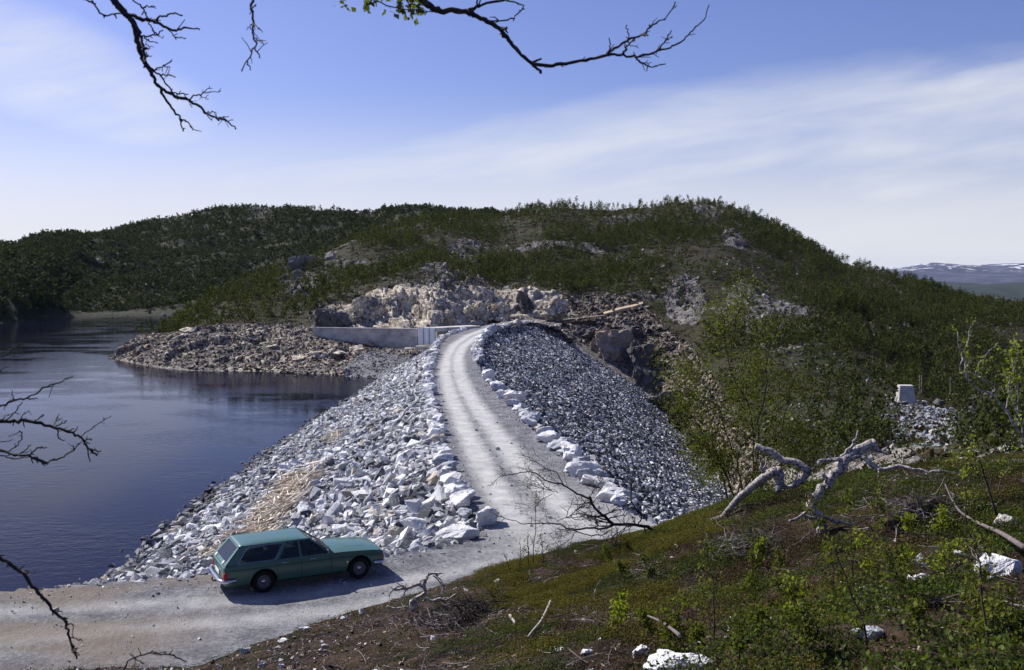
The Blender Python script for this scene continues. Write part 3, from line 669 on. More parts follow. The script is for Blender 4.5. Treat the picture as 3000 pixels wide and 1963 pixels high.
bigrock(1215, 1540, 85, 'whitish flat boulder on the slope above the car bonnet', k=5, rz=2.8, zs=.5)
bigrock(1745, 1425, 115, 'ridged white boulder at the road edge behind the bare shrub', k=0, rz=2.5, zs=.6)
bigrock(1805, 1465, 110, 'long pale boulder with a dark hollow beneath it behind the shrub', k=3, rz=.5, zs=.6)
bigrock(1690, 1385, 90, 'pale boulder above the ridged one on the valley side of the road', k=4, rz=2.6, zs=.6)
bigrock(1960, 1545, 70, 'white boulder where the dark stone slope meets the mossy bank', k=2, rz=.5, zs=.6)
bigrock(1297, 1625, 18, 'small dark stone lying alone on the gravel by the slope tip', 'grey', k=5, zs=.6)

# ---- fine rubble on headland, ravine sides, scree on the hill
dens = MH.bare * smooth01(MH.v, .95, 1.1) * (1 - .9 * MH.cut) * np.where(MH.px < 1500, 1, np.where(MH.px < 2250, .55, .3)) * (MH.v < 5.2)
M['hillstone'] = material('grey_hill_stone', stone((.05, .046, .046), (.15, .14, .138), (.42, .40, .39), (.3, .25, .2), .05, 1.0, 1.0))
M['ravine'] = material('dark_brown_rubble', stone((.02, .015, .012), (.075, .056, .044), (.32, .26, .21), (.42, .33, .24), .08, 1.0, 1.2))
rockfill(MH, 36000, .28, .6, .2, 'headland_rubble', M['rubble'], dens * (MH.px < 1560) * (1 - ((MH.px > 1185) & (MH.px < 1320) & (MH.v > 2.2) & (MH.v < 3.1))), 'brown and pale rubble covering the bare rocky headland above the water', 'rubble', zmin=-5.4)
rockfill(MH, 12000, .5, .6, .2, 'ravine_rubble', M['ravine'], MH.bare * (MH.px > 1640) * (MH.px < 2250) * smooth01(MH.v, .9, 1.2), 'brown rubble on the ravine side right of the dark dam slope', 'rubble')
dsc = MH.rock * (1 - MH.bare) * smooth01(MH.v, 5.9, 5) + (1 - MH.bare) * .10
rockfill(MH, 14000, .5, .6, .2, 'hillside_stones', M['hillstone'], dsc, 'grey stones scattered on the scrubby hillside', 'stones')
# fine grey gravel bank below the gate
cols = []
for px, ya, yb, da, db in ((1010, 1078, 1104, 133, 130), (1060, 1040, 1110, 140, 128.5), (1120, 1024, 1114, 144, 127), (1200, 1022, 1122, 146, 124), (1250, 1030, 1124, 142, 123), (1300, 1045, 1118, 138, 122)):
    a, b = P(px, ya, d=da), P(px, yb, d=db); b[2] = min(b[2], -5.3); m_ = a * .5 + b * .5 + np.array([0, -.6, .55]); cols.append([a, m_, b])
GB = Sheet(cols, params([12] * 5), params([12, 12])); p = GB.flat(); p[:, 2] += fbm(p, 2, 3, 3) * .15; GB.G = p.reshape(GB.G.shape)
tag(GB.build('gravel_bank', M['gravel_pile']), 'smooth grey gravel bank sloping to the lake below the concrete wall', 'gravel bank', kind='stuff')
rockfill(GB, 2600, .26, .5, .1, 'gravel_bank_stones', M['gravel_pile'], None, 'fine grey stones lying on the gravel bank by the lake', 'stones', zmin=-5.3)

# ---------------------------------------------------------------- foreground bank
M['bilberry'] = leafy((.018, .028, .008), (.04, .058, .014), (.11, .14, .03), .3)
M['fore'] = material('bank_soil', lambda t: (bump(t, t.noise(t.pos, 18, 4, .7), .06), t.mix(t.sstep(t.noise(t.pos, 26, 2, .5), .66, .72), t.ramp(t.math('ADD', t.math('MULTIPLY', t.noise(t.pos, .8, 5, .65), .6), t.math('MULTIPLY', t.noise(t.pos, 12, 4, .6), .4)), [(.36, (.012, .010, .007)), (.5, (.036, .024, .016)), (.64, (.085, .056, .038))]), (.34, .29, .25)))[1], rough=.95, spec=.1)
fk = [(-400, [(3, 'z', 7.3), (11, 'z', 4.0), (16, 'z', 1.8), (21.5, 'z', -.1), (24, 'z', -.6), (27, 'z', -1.5)]),
      (300, [(3, 'z', 7.3), (12, 'z', 3.2), (18, 'z', 1.3), (22.0, 'z', 0), (24, 'z', -.6), (27, 'z', -1.5)]),
      (560, [(3, 'z', 7.3), (13, 'z', 3.2), ('y', 1990, .3), ('y', 1952, .02), (24.5, 'z', -.6), (27, 'z', -1.5)]),
      (700, [(3, 'z', 7.3), (14, 'z', 3.0), ('y', 1958, .8), ('y', 1905, .02), (25.5, 'z', -.6), (28, 'z', -1.5)]),
      (1000, [(3, 'z', 7.3), ('y', 1975, 2.3), ('y', 1880, .9), ('y', 1802, .02), (28, 'z', -.6), (30.5, 'z', -1.5)]),
      (1250, [(3, 'z', 7.3), ('y', 1975, 3.1), ('y', 1840, 1.4), ('y', 1728, .02), (30.2, 'z', -.6), (33, 'z', -1.8)]),
      (1450, [(3, 'z', 7.3), ('y', 1975, 3.7), ('y', 1795, 1.7), ('y', 1664, .05), (32.5, 'z', -.6), (36, 'z', -2)]),
      (1700, [(3, 'z', 7.3), ('y', 1975, 4.4), ('y', 1760, 2.2), ('y', 1608, .25), (35, 'z', -.6), (46, 'z', -5)]),
      (1900, [(3, 'z', 7.35), ('y', 1975, 4.9), ('y', 1730, 2.9), ('y', 1570, 1.0), (33, 'z', -.7), (50, 'z', -9)]),
      (2100, [(3, 'z', 7.4), ('y', 1975, 5.3), ('y', 1700, 3.4), ('y', 1492, 2.1), (33, 'z', -.6), (52, 'z', -11)]),
      (2300, [(3, 'z', 7.4), ('y', 1975, 5.6), ('y', 1660, 3.9), ('y', 1440, 2.8), (34, 'z', -.5), (52, 'z', -10)]),
      (2500, [(3, 'z', 7.45), ('y', 1975, 5.8), ('y', 1620, 4.3), ('y', 1395, 3.2), (34, 'z', 0), (50, 'z', -8)]),
      (2750, [(3, 'z', 7.5), ('y', 1975, 6.0), ('y', 1600, 4.6), ('y', 1365, 3.6), (34, 'z', .5), (48, 'z', -6)]),
      (3000, [(3, 'z', 7.5), ('y', 1975, 6.15), ('y', 1580, 4.9), ('y', 1335, 4.0), (34, 'z', 1), (48, 'z', -5)]),
      (3600, [(3, 'z', 7.6), ('y', 1975, 6.4), ('y', 1560, 5.3), ('y', 1310, 4.6), (34, 'z', 2), (48, 'z', -4)])]
C = []
for px, ks in fk:
    row = []
    for k in ks: row.append(P(px, k[1], z=k[2]) if k[0] == 'y' else PZ(px, k[0], k[2]))
    C.append(row)
pxs = np.array([c[0] for c in fk], float); fpx = np.linspace(-400, 3600, 760)
FS = Sheet(C, np.interp(fpx, pxs, np.arange(len(pxs))), params([14, 90, 110, 20, 14]))
p = FS.flat(); u, v = FS.UV(); FPX = np.repeat(fpx[:, None], FS.nv, 1).ravel()
right = smooth01(FPX, 1200, 1700)
wv = smooth01(v, 3.05, 2.3) * .8 + .2 * smooth01(FPX, 1650, 1800)
p[:, 2] += wv * (fbm(p, 3.2, 3, 3) * (.10 + .30 * right) + fbm(p, .9, 3, 14) * .22) + fbm(p, .35, 2, 4) * .03
edgev = (v > 2.3) & (v < 3.3)
FS.G = p.reshape(FS.G.shape); tag(FS.build('bank', M['fore']), kind='structure')
def proj(p):
    q = np.asarray(p) - np.array([0, 0, CAMZ]); dz = q[..., 1] * cp - q[..., 2] * sp_; dy = q[..., 1] * sp_ + q[..., 2] * cp
    return np.stack([PCX + F * q[..., 0] / dz, PCY - F * dy / dz], -1)
class Lookup:
    def __init__(s, sheet): s.p = sheet.flat(); s.xy = proj(s.p); s.d = s.p[:, 1]
    def __call__(s, px, py):
        e = np.linalg.norm(s.xy - np.array([px, py]), axis=1); k = np.where(e < e.min() + 4)[0]; return s.p[k[np.argmin(s.d[k])]].copy()
onbank = Lookup(FS); onup = Lookup(US); onhill = Lookup(MH)

# ---- ground cover of the bank
def cover(name, n, tmpl, mat, dens, smin, smax, label, catg, rg, sink=0.0, flat=1.0):
    pp, nn, idx = FS.scatter(n, dens, rg); s = rg.uniform(smin, smax, n); sc3 = np.stack([s, s, s * flat], -1)
    V, T = replicate(tmpl, pp + nn * (s * sink)[:, None], yaw_rot(n, rg), sc3, rg.integers(0, len(tmpl), n))
    tag(link_mesh(name, V, T, None, mat), label, catg, kind='stuff')
rg = np.random.default_rng(11)
vis = (v > .6) & (v < np.where(FPX < 1600, 2.96, 3.3))
nz = fbm(p, 2.2, 4, 50); nz2 = fbm(p, 1.4, 3, 70)
mossz = smooth01(FPX, 1350, 1600) * (.07 + .93 * smooth01(FPX, 2250, 1950) * smooth01(v, 1.7, 2.1)); mossd = vis * smooth01(nz, .0, .25) * mossz
heathd = vis * (1 - .6 * (mossd > .4)) * smooth01(nz2, -.3, .1) * (.10 + .9 * smooth01(FPX, 1050, 1800))
redd = vis * smooth01(-nz, -.1, .3) * (.3 + .7 * smooth01(FPX, 900, 2000))
CL = [twig_leaf(400 + k, 60, .026, .14, (1, 1, .6)) for k in range(6)]
MS = [twig_leaf(430 + k, 60, .022, .13, (1, 1, .4)) for k in range(5)]
cover('heath_plants', 15000, CL, M['heath'], heathd * smooth01(fbm(p, .8, 2, 99), -.3, .25), .4, 1.3, 'low dark green heath plants covering the near bank', 'heath', rg, .02)
cover('moss', 14000, MS, M['moss'], mossd, .5, 1.3, 'yellow-green and rusty moss cushions on the near bank', 'moss', rg, .1)
cover('heather', 6500, CL, M['redheath'], redd, .4, 1.1, 'dry reddish brown heather on the near bank', 'heather', rg, .03)
# dead twigs strewn about
def strew(name, n, dens, lmin, lmax, r, mat, label, catg, rg, sheet=FS, dirv=None, lift=.04, bend=.25):
    pp, nn, idx = sheet.scatter(n, dens, rg); mb = MB()
    for q, nr in zip(pp, nn):
        d = rg.normal(size=3); d[2] *= .35
        if dirv is not None: d = d * .45 + dirv
        d -= nr * d.dot(nr) * .8; d /= np.linalg.norm(d); l = rg.uniform(lmin, lmax); b = rg.normal(0, bend, 3); tt = np.linspace(-.5, .5, 5)[:, None]
        mb.tube(q + nr * lift * rg.uniform(.2, 2) + d * tt * l + b * (tt ** 2) * l, r * rg.uniform(.6, 1.4) * np.linspace(1.2, .4, 5), 4, False)
    return tag(mb.build(name, mat), label, catg, kind='stuff')
strew('dead_twigs', 2800, vis * (.2 + smooth01(nz2, .1, -.3)) * smooth01(FPX, 500, 900) * (v > .9), .15, .8, .007, M['greywood'], 'grey dead twigs strewn over the near bank', 'twigs', rg)
# pebbles of the bank foot and bare patches
def pebbles(name, n, dens, size, spread, mat, label, rg, tm=TR):
    pp, nn, idx = FS.scatter(n, dens, rg); s = np.minimum(size * np.exp(rg.normal(0, spread, n)), size * 3)
    V, T = replicate(tm, pp + nn * (s * .1)[:, None], rand_rot(n, rg), s, rg.integers(0, len(tm), n)); tag(link_mesh(name, V, T, None, mat), label, 'stones', kind='stuff')
pebbles('bank_pebbles', 6000, vis * (v > .9) * (v < 3.05) * (smooth01(FPX, 1500, 800) + .12 + .5 * smooth01(-nz2, .15, .4)), .045, .6, M['rubble'], 'small brown and pale pebbles in the soil of the near bank', rg)
pebbles('bank_white_stones', 620, vis * (v > .9) * (v < 3.02) * (smooth01(FPX, 1300, 500) * 1.2 + .25), .08, .55, M['boulder'], 'scattered small whitish stones on the near bank', rg)

HB = [twig_leaf(460 + k, 120, .040, .30, (1, 1, .8), .1) for k in range(6)]
cover('bilberry_shrubs', 1500, HB, M['bilberry'], vis * smooth01(FPX, 1750, 2300) * smooth01(fbm(p, 1.6, 3, 123), .0, .3) * (v < 2.9), .5, 1.25, 'low leafy bilberry and willow shrubs on the right of the near bank', 'shrubs', rg, .05)
cover('dry_heather', 1800, HB, M['redheath'], vis * smooth01(FPX, 1500, 2100) * smooth01(fbm(p, 1.3, 3, 143), .05, .35) * (v < 2.95), .4, .9, 'dark brown dry heather tufts between green shrubs on the near bank', 'heather', rg, .03)
# white stones that stand out
def bstone(px, py, wpx, label, k=0, zs=.65, rz=0, mat='boulder', hx=1.0, grp=None, tilt=(0, 0)):
    q = onbank(px, py + wpx * zs * .35); s = wpx / F * q[1]
    boulder('boulder' if wpx > 70 else 'stone', (q[0], q[1], q[2] + s * zs * .22), (s * hx * 1.1, s * .85, s * zs * 1.35), (*tilt, rz), (BT if mat == 'boulder' else BG)[k % 6], label, grp, 'boulder' if wpx > 70 else 'stone')
bstone(2925, 1650, 150, 'big white boulder at the right edge with a leaning stick across it', 1, .75, .4)
bstone(1985, 1925, 235, 'large greyish white boulder half hidden by leaves, bottom right of centre', 4, .50, .15)
bstone(1875, 1900, 75, 'pale stone against the left end of the large greyish boulder', 2, .6, 1)
bstone(2530, 1722, 42, 'white stone in the heath, upper of a close pair', 3, .8)
bstone(2540, 1758, 40, 'flat white stone in the heath, lower of a close pair', 5, .5)
bstone(2690, 1690, 95, 'low broken whitish rock lying among brown litter', 0, .35, .1)
bstone(2705, 1650, 18, 'small white stone just above the low broken rock', 2, .9)
bstone(1715, 1900, 44, 'white stone lying in moss below the pale stick', 4, .5, .4)
bstone(1640, 1898, 34, 'pale stone lying in moss left of the white one', 1, .6)
bstone(1860, 1855, 42, 'white angular stone just above the large greyish boulder', 0, .7, .6)
bstone(1008, 1806, 24, 'rounded white stone at the road edge behind the brown bank', 3, .7)
bstone(895, 1834, 36, 'flat white stone at the road edge, left of the rounded one', 5, .4)
bstone(717, 1898, 34, 'pinkish brown stone at the foot of the bank by the gravel', 2, .9, 0, 'grey')
bstone(833, 1870, 36, 'long whitish stone at the foot of the bank', 1, .4, .5)
bstone(952, 1885, 24, 'pale triangular stone on the brown litter', 4, .8)
bstone(815, 1890, 22, 'small pale stone below the long whitish one', 0, .6)
bstone(825, 1945, 20, 'small white stone low on the brown bank', 2, .8)
bstone(2950, 1520, 70, 'dark grey rock in the heath above the big white boulder', 3, .9, 0, 'grey')
bstone(2800, 1730, 62, 'flat grey rock sunk in heath right of the low broken rock', 2, .4, 0, 'grey')
bstone(2540, 1850, 110, 'grey rock face showing through heath in the lower right', 5, .5, 0, 'grey')
bstone(1460, 1470 + 230, 26, 'white stone at the top edge of the bank by the road', 1, .8)
bstone(2410, 1800, 14, 'tiny white stone among brown litter, right one', 1, 1)
bstone(2312, 1785, 16, 'tiny white stone among brown litter, left one', 2, 1)

# ---- far and near scrub
def bushes(seed, n, leaf, shape, k=8, leaves=70):
    return [twig_leaf(seed + i, leaves, leaf, 1.0, shape, .15) for i in range(k)]
def clumpy(seed, n, leaf, lobes=5, asp=1.3):
    rg = np.random.default_rng(seed); Vs = []; Ts = []; off = 0
    for i in range(lobes):
        h = rg.uniform(.15, 1) ** .8; c = np.array([rg.normal(0, .28 * (1.3 - h)), rg.normal(0, .28 * (1.3 - h)), h * asp]); r = rg.uniform(.22, .42) * (1.25 - .55 * h)
        V, T = twig_leaf(seed * 31 + i, n // lobes, leaf, r, (1, 1, 1.35), .25); Vs.append(V + c); Ts.append(T + off); off += len(V)
    return np.concatenate(Vs), np.concatenate(Ts)
SB = [clumpy(500 + k, 84, .17, 6, 1.35) for k in range(10)]; SF = [clumpy(540 + k, 36, .30, 4, 1.1) for k in range(6)]
rg = np.random.default_rng(31)
hx = MH.px; hv = MH.v
vegn = fbm(MH.flat(), 16, 3, 200); vegn2 = fbm(MH.flat(), 45, 3, 220)
dv = (1 - MH.bare) * (1 - .8 * MH.cut) * (1 - .75 * smooth01(MH.rock, .5, .8)) * ((MH.flat()[:, 2] > WATER + 1.2) | (hx > 1500)) * smooth01(vegn, np.where(hx < 950, -.6, -.3), np.where(hx < 950, .0, .2)) * (.35 + .65 * smooth01(vegn2, -.3, .25)) * (hv < 6.15) * (hv > .7)
dv = dv * (1 - .95 * np.exp(-(((hx - 2700) / 150) ** 4)) * smooth01(hv, 3.05, 2.85)) * (1 + .8 * smooth01(hx, 2150, 2500))
def scrub(sheet, n, dens, tm, smin, smax, name, mat, label, hmul=(.8, 1.5)):
    pp, nn, idx = sheet.scatter(n, dens, rg); s = rg.uniform(smin, smax, n) ; sc3 = np.stack([s, s, s * rg.uniform(*hmul, n)], -1)
    V, T = replicate(tm, pp - np.array([0, 0, .15]), yaw_rot(n, rg, .08), sc3, rg.integers(0, len(tm), n)); tag(link_mesh(name, V, T, None, mat), label, 'scrub', kind='stuff')
scrub(MH, 16000, dv, SB, .6, 1.9, 'birch_scrub', M['scrub'], 'dense dark green birch scrub covering the hillside beyond the dam')
scrub(MH, 9000, (1 - MH.bare) * (hv < 6.1) * (hv > .7) * (1 - .6 * smooth01(MH.rock, .5, .8)), [twig_leaf(600 + k, 40, .30, .8, (1, 1, .4)) for k in range(5)], .6, 1.5, 'juniper_scrub', M['redheath'], 'low brown and green undergrowth on the hillside beyond the dam')
fv = FH.v; fp = FH.flat()
fd = smooth01(fv, 1.15, 1.45) * (fv < 5.3) * (1 - .7 * smooth01(FH.rock, .5, .8)) * smooth01(fbm(fp, 35, 3, 7), -.55, -.1) * (.7 + .5 * smooth01(FH.u, 4.5, 3)); fd = np.maximum(fd, .9 * smooth01(FH.u, 6.0, 4.5) * smooth01(fv, 1.15, 1.3) * (fv < 5.3))
scrub(FH, 21000, fd, SF, 1.3, 2.8, 'far_birch_scrub', M['scrub_far'], 'dark scrub covering the far hill behind the lake', (.6, 1.1))
dsf = FH.rock * smooth01(fv, 1.6, 1.9) * (fv < 5) + .12
pp, nn, idx = FH.scatter(5000, dsf, rg); V, T = replicate(TR, pp, rand_rot(5000, rg), .85 * np.exp(rg.normal(0, .5, 5000)), rg.integers(0, 16, 5000)); tag(link_mesh('far_stones', V, T, None, M['hillstone']), 'grey stones scattered over the far hill', 'stones', kind='stuff')
# single mountain birches that can be told from the scrub: shared shapes, each an object
TB = []
for k in range(6):
    V, T = clumpy(700 + k, 190, .12, 9, 1.9); me = link_mesh('mountain_birch', V, T, None, M['scrub']); TB.append(me.data); bpy.data.objects.remove(me)
def side_of(q):
    x = proj(q)[0]; d = q[1]
    a = 'above the dam end' if x < 1500 else 'above the walkway' if x < 1900 else 'above the ravine' if x < 2250 else 'left of the concrete block' if x < 2600 else 'above the concrete block' if x < 2760 else 'near the right edge'
    return ', ' + a + (', high up' if d > 230 else ', half way up' if d > 160 else ', low down')
def birches(n, dens, smin, smax, label, group):
    pp, nn, idx = MH.scatter(n, dens, rg)
    for q in pp:
        s = rg.uniform(smin, smax); o = bpy.data.objects.new('mountain_birch', TB[rg.integers(0, 6)]); COL.objects.link(o); o.location = (q[0], q[1], q[2] - .2)
        o.scale = (s, s, s * rg.uniform(.9, 1.25)); o.rotation_euler = (0, 0, rg.uniform(0, 6.3)); tag(o, label + side_of(q), 'tree', group)
birches(70, (hv > 5.75) * (hv < 6.08) * (hx > 2250) * (hx < 3050), .9, 1.7, 'slender birch on the skyline of the right shoulder', 'birches on the right skyline')
birches(30, (hv > 5.8) * (hv < 6.05) * (hx > 1250) * (hx < 2250), .6, 1.0, 'small birch on the skyline of the hill top', 'birches on the hill top')
birches(110, dv * (hx > 2250) * (hx < 3000) * (hv < 5.5) * (hv > 3.2), 1.2, 2.2, 'dark birch on the shaded valley side', 'birches on the valley side')
birches(80, dv * (hx > 1000) * (hx < 2200) * (hv < 5.6), 1.0, 1.7, 'bushy green birch on the far slope', 'birches above the dam end')

# ---------------------------------------------------------------- concrete works at the far end
def concm(t):
    n = t.noise(t.pos, .8, 5, .6); z = t.new('ShaderNodeTexWave', wave_type='BANDS', bands_direction='Z', inp={'Vector': t.obj, 'Scale': 1.4, 'Distortion': .6, 'Detail': 2.0})
    f = t.math('ADD', t.math('MULTIPLY', n, .92), t.math('MULTIPLY', z.outputs['Fac'], .08))
    return t.ramp(f, [(.3, (.26, .25, .24)), (.5, (.46, .445, .42)), (.7, (.62, .60, .57))])
M['concrete'] = material('board_marked_concrete', concm, rough=.9)
M['palepanel'] = material('pale_corrugated_sheet', lambda t: t.mix(t.noise(t.pos, 2, 3), (.78, .82, .88), (.88, .90, .94)), rough=.5)
M['timber'] = material('weathered_timber', lambda t: t.ramp(t.noise(t.pos, 3, 4), [(.3, (.16, .13, .10)), (.7, (.46, .42, .36))]), rough=.9)
A = P(918, 960, d=152); B = P(1224, 967, d=148.5); A[2] = B[2] = .08
def beam(a, b, th, h, name, mat, parent=None, ztop=None, bev=False):
    a = np.array(a); b = np.array(b); d = b - a; l = np.linalg.norm(d[:2]); ang = math.atan2(d[1], d[0]); zt = a[2] if ztop is None else ztop
    c, s_ = math.cos(ang), math.sin(ang); mb = MB(); mb.box(((a[0] + b[0]) / 2, (a[1] + b[1]) / 2, zt - h / 2), (l, th, h), [[c, -s_, 0], [s_, c, 0], [0, 0, 1]])
    return mb.build(name, mat, parent)
wroot = empty('spillway_wall', label='long low concrete wall beside the far end of the dam road', cat='wall')
beam(A, B, .45, 2.7, 'wall_panel', M['concrete'], wroot); beam(A + [0, -.05, .14], B + [0, -.05, .14], .62, .14, 'coping', M['concrete'], wroot)
q = A; mb = MB(); mb.box((q[0] + .1, q[1], .55), (.22, .22, .9)); mb.build('end_post', M['concrete'], wroot)
groot = empty('gate_house', label='corrugated pale gate panel in a concrete frame at the end of the wall', cat='gate')
G0, G1 = P(1224, 962, d=147.6), P(1276, 962, d=147.2); zt = G0[2] + .1; ud = (G1 - G0); ud[2] = 0; L = np.linalg.norm(ud); ud /= L; nd_ = np.array([ud[1], -ud[0], 0])
mb = MB(); nw = 14; pts = []
for i in range(nw * 2 + 1):
    f = i / (nw * 2); pts.append(G0 + ud * f * L + nd_ * (.07 if i % 2 else 0))
pts = np.array(pts); top = pts.copy(); top[:, 2] = zt; bot = pts.copy(); bot[:, 2] = zt - 2.5; back = nd_ * -.05
V = np.concatenate([top, bot, top + back, bot + back]); n = len(pts); i = np.arange(n - 1)
mb.add(V, Q=np.concatenate([np.stack([i, i + 1, i + 1 + n, i + n], -1), np.stack([i + 2 * n, i + 3 * n, i + 1 + 3 * n, i + 1 + 2 * n], -1)])); mb.build('corrugated_panel', M['palepanel'], groot)
for f in (0, .33, .66, 1.0):
    q = G0 + ud * L * f + nd_ * .12; mb = MB(); mb.box((q[0], q[1], zt - 1.25), (.09, .09, 2.6)); mb.build('frame_bar', M['timber'], groot)
q0, q1 = P(1250, 958, d=147), P(1392, 958, d=153); beam(q0 + [0, 1.4, 0], q1 + [0, 1.4, 0], 2.6, .55, 'deck_slab', M['concrete'], groot, ztop=.35)
q0, q1 = P(1219, 1013, d=146.6), P(1282, 1013, d=146.6); beam(q0, q1, 1.6, .7, 'footing', M['concrete'], groot)
q0, q1 = P(1281, 990, d=147.8), P(1296, 990, d=147.8); beam(q0, q1, 1.2, 2.2, 'pier', M['concrete'], groot)
q0, q1 = P(1278, 975, d=151), P(1400, 975, d=156); beam(q0, q1, .4, 3.5, 'back_wall', M['concrete'], groot, ztop=-.3)

# rock walls of the cutting; two dark ones paint in deep shade
def crag(name, px, py, d, w, h, dep, seed, mat, label, rz=0, tl=(0, 0)):
    rg_ = np.random.default_rng(seed); pt_ = rg_.uniform(-.5, .5, (16, 3)); pt_ = np.sign(pt_) * np.abs(pt_ * 2) ** .5 / 2
    V, T = hull(pt_); bm = bmesh.new(); vs = [bm.verts.new(x) for x in V]; [bm.faces.new([vs[k] for k in f]) for f in T]
    for _ in range(5):
        bmesh.ops.subdivide_edges(bm, edges=[e for e in bm.edges if e.calc_length() > .055], cuts=1); bmesh.ops.triangulate(bm, faces=bm.faces)
    bm.verts.index_update(); V = np.array([x.co[:] for x in bm.verts]) * np.array([w, dep, h]); T = np.array([[x.index for x in f.verts] for f in bm.faces]); bm.free()
    nrm = V / (np.linalg.norm(V, axis=1)[:, None] + 1e-9); c1_, _, _ = cells(V + seed * 3.1, h * .28, seed); c2_, _, _ = cells(V, h * .12, seed + 5)
    V = V + nrm * ((c1_ - .5) * h * .22 + (c2_ - .5) * h * .10)[:, None]
    o = link_mesh(name, V, T, None, mat); q = P(px, py, d=d); o.location = q; o.rotation_euler = (*tl, rz); return tag(o, label, 'rock')
M['cutrock'] = material('fresh_cut_rock', lambda t: (bump(t, t.noise(t.pos, 3, 4, .7), .25), t.mix(t.sstep(t.noise(t.pos, .45, 4, .6), .52, .62), t.ramp(t.noise(t.pos, 1.4, 5, .7, .6), [(.34, (.10, .08, .06)), (.46, (.46, .39, .29)), (.6, (.80, .74, .62))]), t.ramp(t.noise(t.pos, 2, 4, .7), [(.38, (.07, .065, .07)), (.6, (.34, .32, .31))])))[1], rough=.9)
M['hillrock'] = material('grey_hill_rock', stone((.08, .072, .07), (.24, .22, .21), (.50, .47, .45), (.3, .25, .2), .0, .5, .2), rough=.9)
M['darkrock'] = material('weathered_shade_rock', stone((.03, .028, .03), (.09, .085, .09), (.28, .27, .28), (.3, .25, .2), .0, .5, .2), rough=.9)  # dark tone of the ravine crags, also painted shade in the cutting
crag('rock_wall', 968, 945, 158, 5.5, 4.0, 5, 1, M['darkrock'], 'overhanging rock coloured dark for the deep shadow behind the left end of the concrete wall')  # rock added for a deep shadow, the dark is in its colour
for k, (px, py, wd, hh) in enumerate([(1030, 925, 60, 3.6), (1075, 915, 70, 4.2), (1130, 908, 60, 4.2), (1180, 905, 60, 4.6), (1235, 910, 60, 4.2), (1295, 915, 70, 4.0), (1350, 920, 65, 3.6), (1400, 922, 60, 3.4), (1455, 918, 70, 3.6)]):
    crag('rock_wall', px, py + 8, 162 + 2.6 * k, wd / F * 165 * 1.25, hh * 1.25, 5, 20 + k, M['cutrock'],
         ['beige blasted rock just right of the dark overhang', 'beige rock wall above the middle of the concrete wall', 'stepped beige rock above the middle of the wall', 'grey and beige broken rock left of the gate panel', 'tall pale rock right behind the gate panel', 'pale rock face above the concrete deck slab', 'low beige rock right of the deck slab', 'beige rock above the bend where the road vanishes', 'slanting beige rock left of the dark cleft'][k], tl=(R(-22), 0), rz=.15 * (k % 3 - 1))
crag('rock_wall', 1600, 905, 186, 7.5, 5.2, 4, 41, M['cutrock'], 'bright cream rock face right of the dark cleft at the road end', tl=(R(-30), 0), rz=-.2)
crag('rock_wall', 1533, 897, 192, 3.0, 6.0, 4, 43, M['darkrock'], 'narrow rock coloured dark for the shaded cleft between two pale faces at the road end', rz=.5)  # dark colour stands in for the shade inside the notch
# ---- individual beige outcrop blocks beneath the wall
for k, (px, py, wd, d) in enumerate([(1080, 1005, 62, 146), (1120, 1000, 55, 147), (1150, 1012, 40, 146), (1040, 1020, 60, 143), (995, 1030, 70, 141), (930, 1035, 66, 142), (800, 1015, 50, 148), (560, 965, 60, 160), (525, 985, 50, 158), (1068, 1052, 14, 135), (880, 1045, 55, 141), (700, 1050, 46, 143)]):
    q = onhill(px, py)
    s = wd / F * q[1]; m = BT[k % 6].copy(); m.materials.clear(); m.materials.append(M['cutrock'])
    o = boulder('outcrop_block', q, (s * 1.1, s, s * .6), (0, rg.normal(0, .3), rg.uniform(0, 6)), m, ['beige rock block under the middle of the concrete wall', 'beige block right of the one under the middle of the wall', 'beige block near the right end of the wall foot', 'beige block left of the one under the middle of the wall', 'tan block on the slope below the left half of the wall', 'tan block below the left end of the concrete wall', 'pale block on the headland left of the wall', 'pale rock on the top edge of the headland', 'pale rock at the back of the headland, leftmost', 'small white stone lying on the grey gravel bank', 'brown block halfway down to the water below the wall end', 'brown block in the middle of the headland'][k], 'beige blocks on the headland', 'rock')
RAV = [(1700, 985, 172, 5, 3.5, 50), (1790, 1010, 168, 7, 5, 51), (1860, 1060, 166, 6, 6, 52), (1905, 1120, 160, 5, 5, 53), (1700, 960, 180, 6, 3, 54), (1830, 985, 178, 7, 4, 55), (1950, 1190, 152, 6, 5, 56), (2020, 1230, 142, 6, 5, 57), (2060, 1310, 128, 5, 4.5, 58), (2110, 1350, 116, 3.2, 3.0, 59)]
for px, py, d, wd, hh, sd_ in RAV:
    o = crag('crag', px, py, d, wd, hh, wd * .8, sd_, M['darkrock'] if sd_ % 3 else M['ravine'], ['small brown crag under the timber walkway', 'brown crag touching the top of the dark slope', 'squarish crag a third down the ravine', 'dark crag beside the slope, halfway down', 'flat crag just below the walkway end', 'broad crag high on the ravine side', 'brown crag behind the birch crown', 'crag lower down behind the birch crown', 'dark crag near the foot of the ravine', 'lowest small crag by the foot of the slope'][sd_ - 50] + ', right of the dam', rz=sd_); o['group'] = 'crags along the ravine'
for px, py, d, wd, hh, sd_ in [(900, 800, 218, 11, 6, 70), (850, 832, 206, 9, 5, 71), (935, 778, 230, 8, 4, 72)]:
    o = crag('crag', px, py, d, wd, hh * .7, 7, sd_, M['hillrock'], ['largest', 'lower left', 'upper right'][sd_ - 70] + ' of three bare grey crags on the left slope of the hill', rz=.4, tl=(-.75, 0)); o['group'] = 'crags on the left slope'

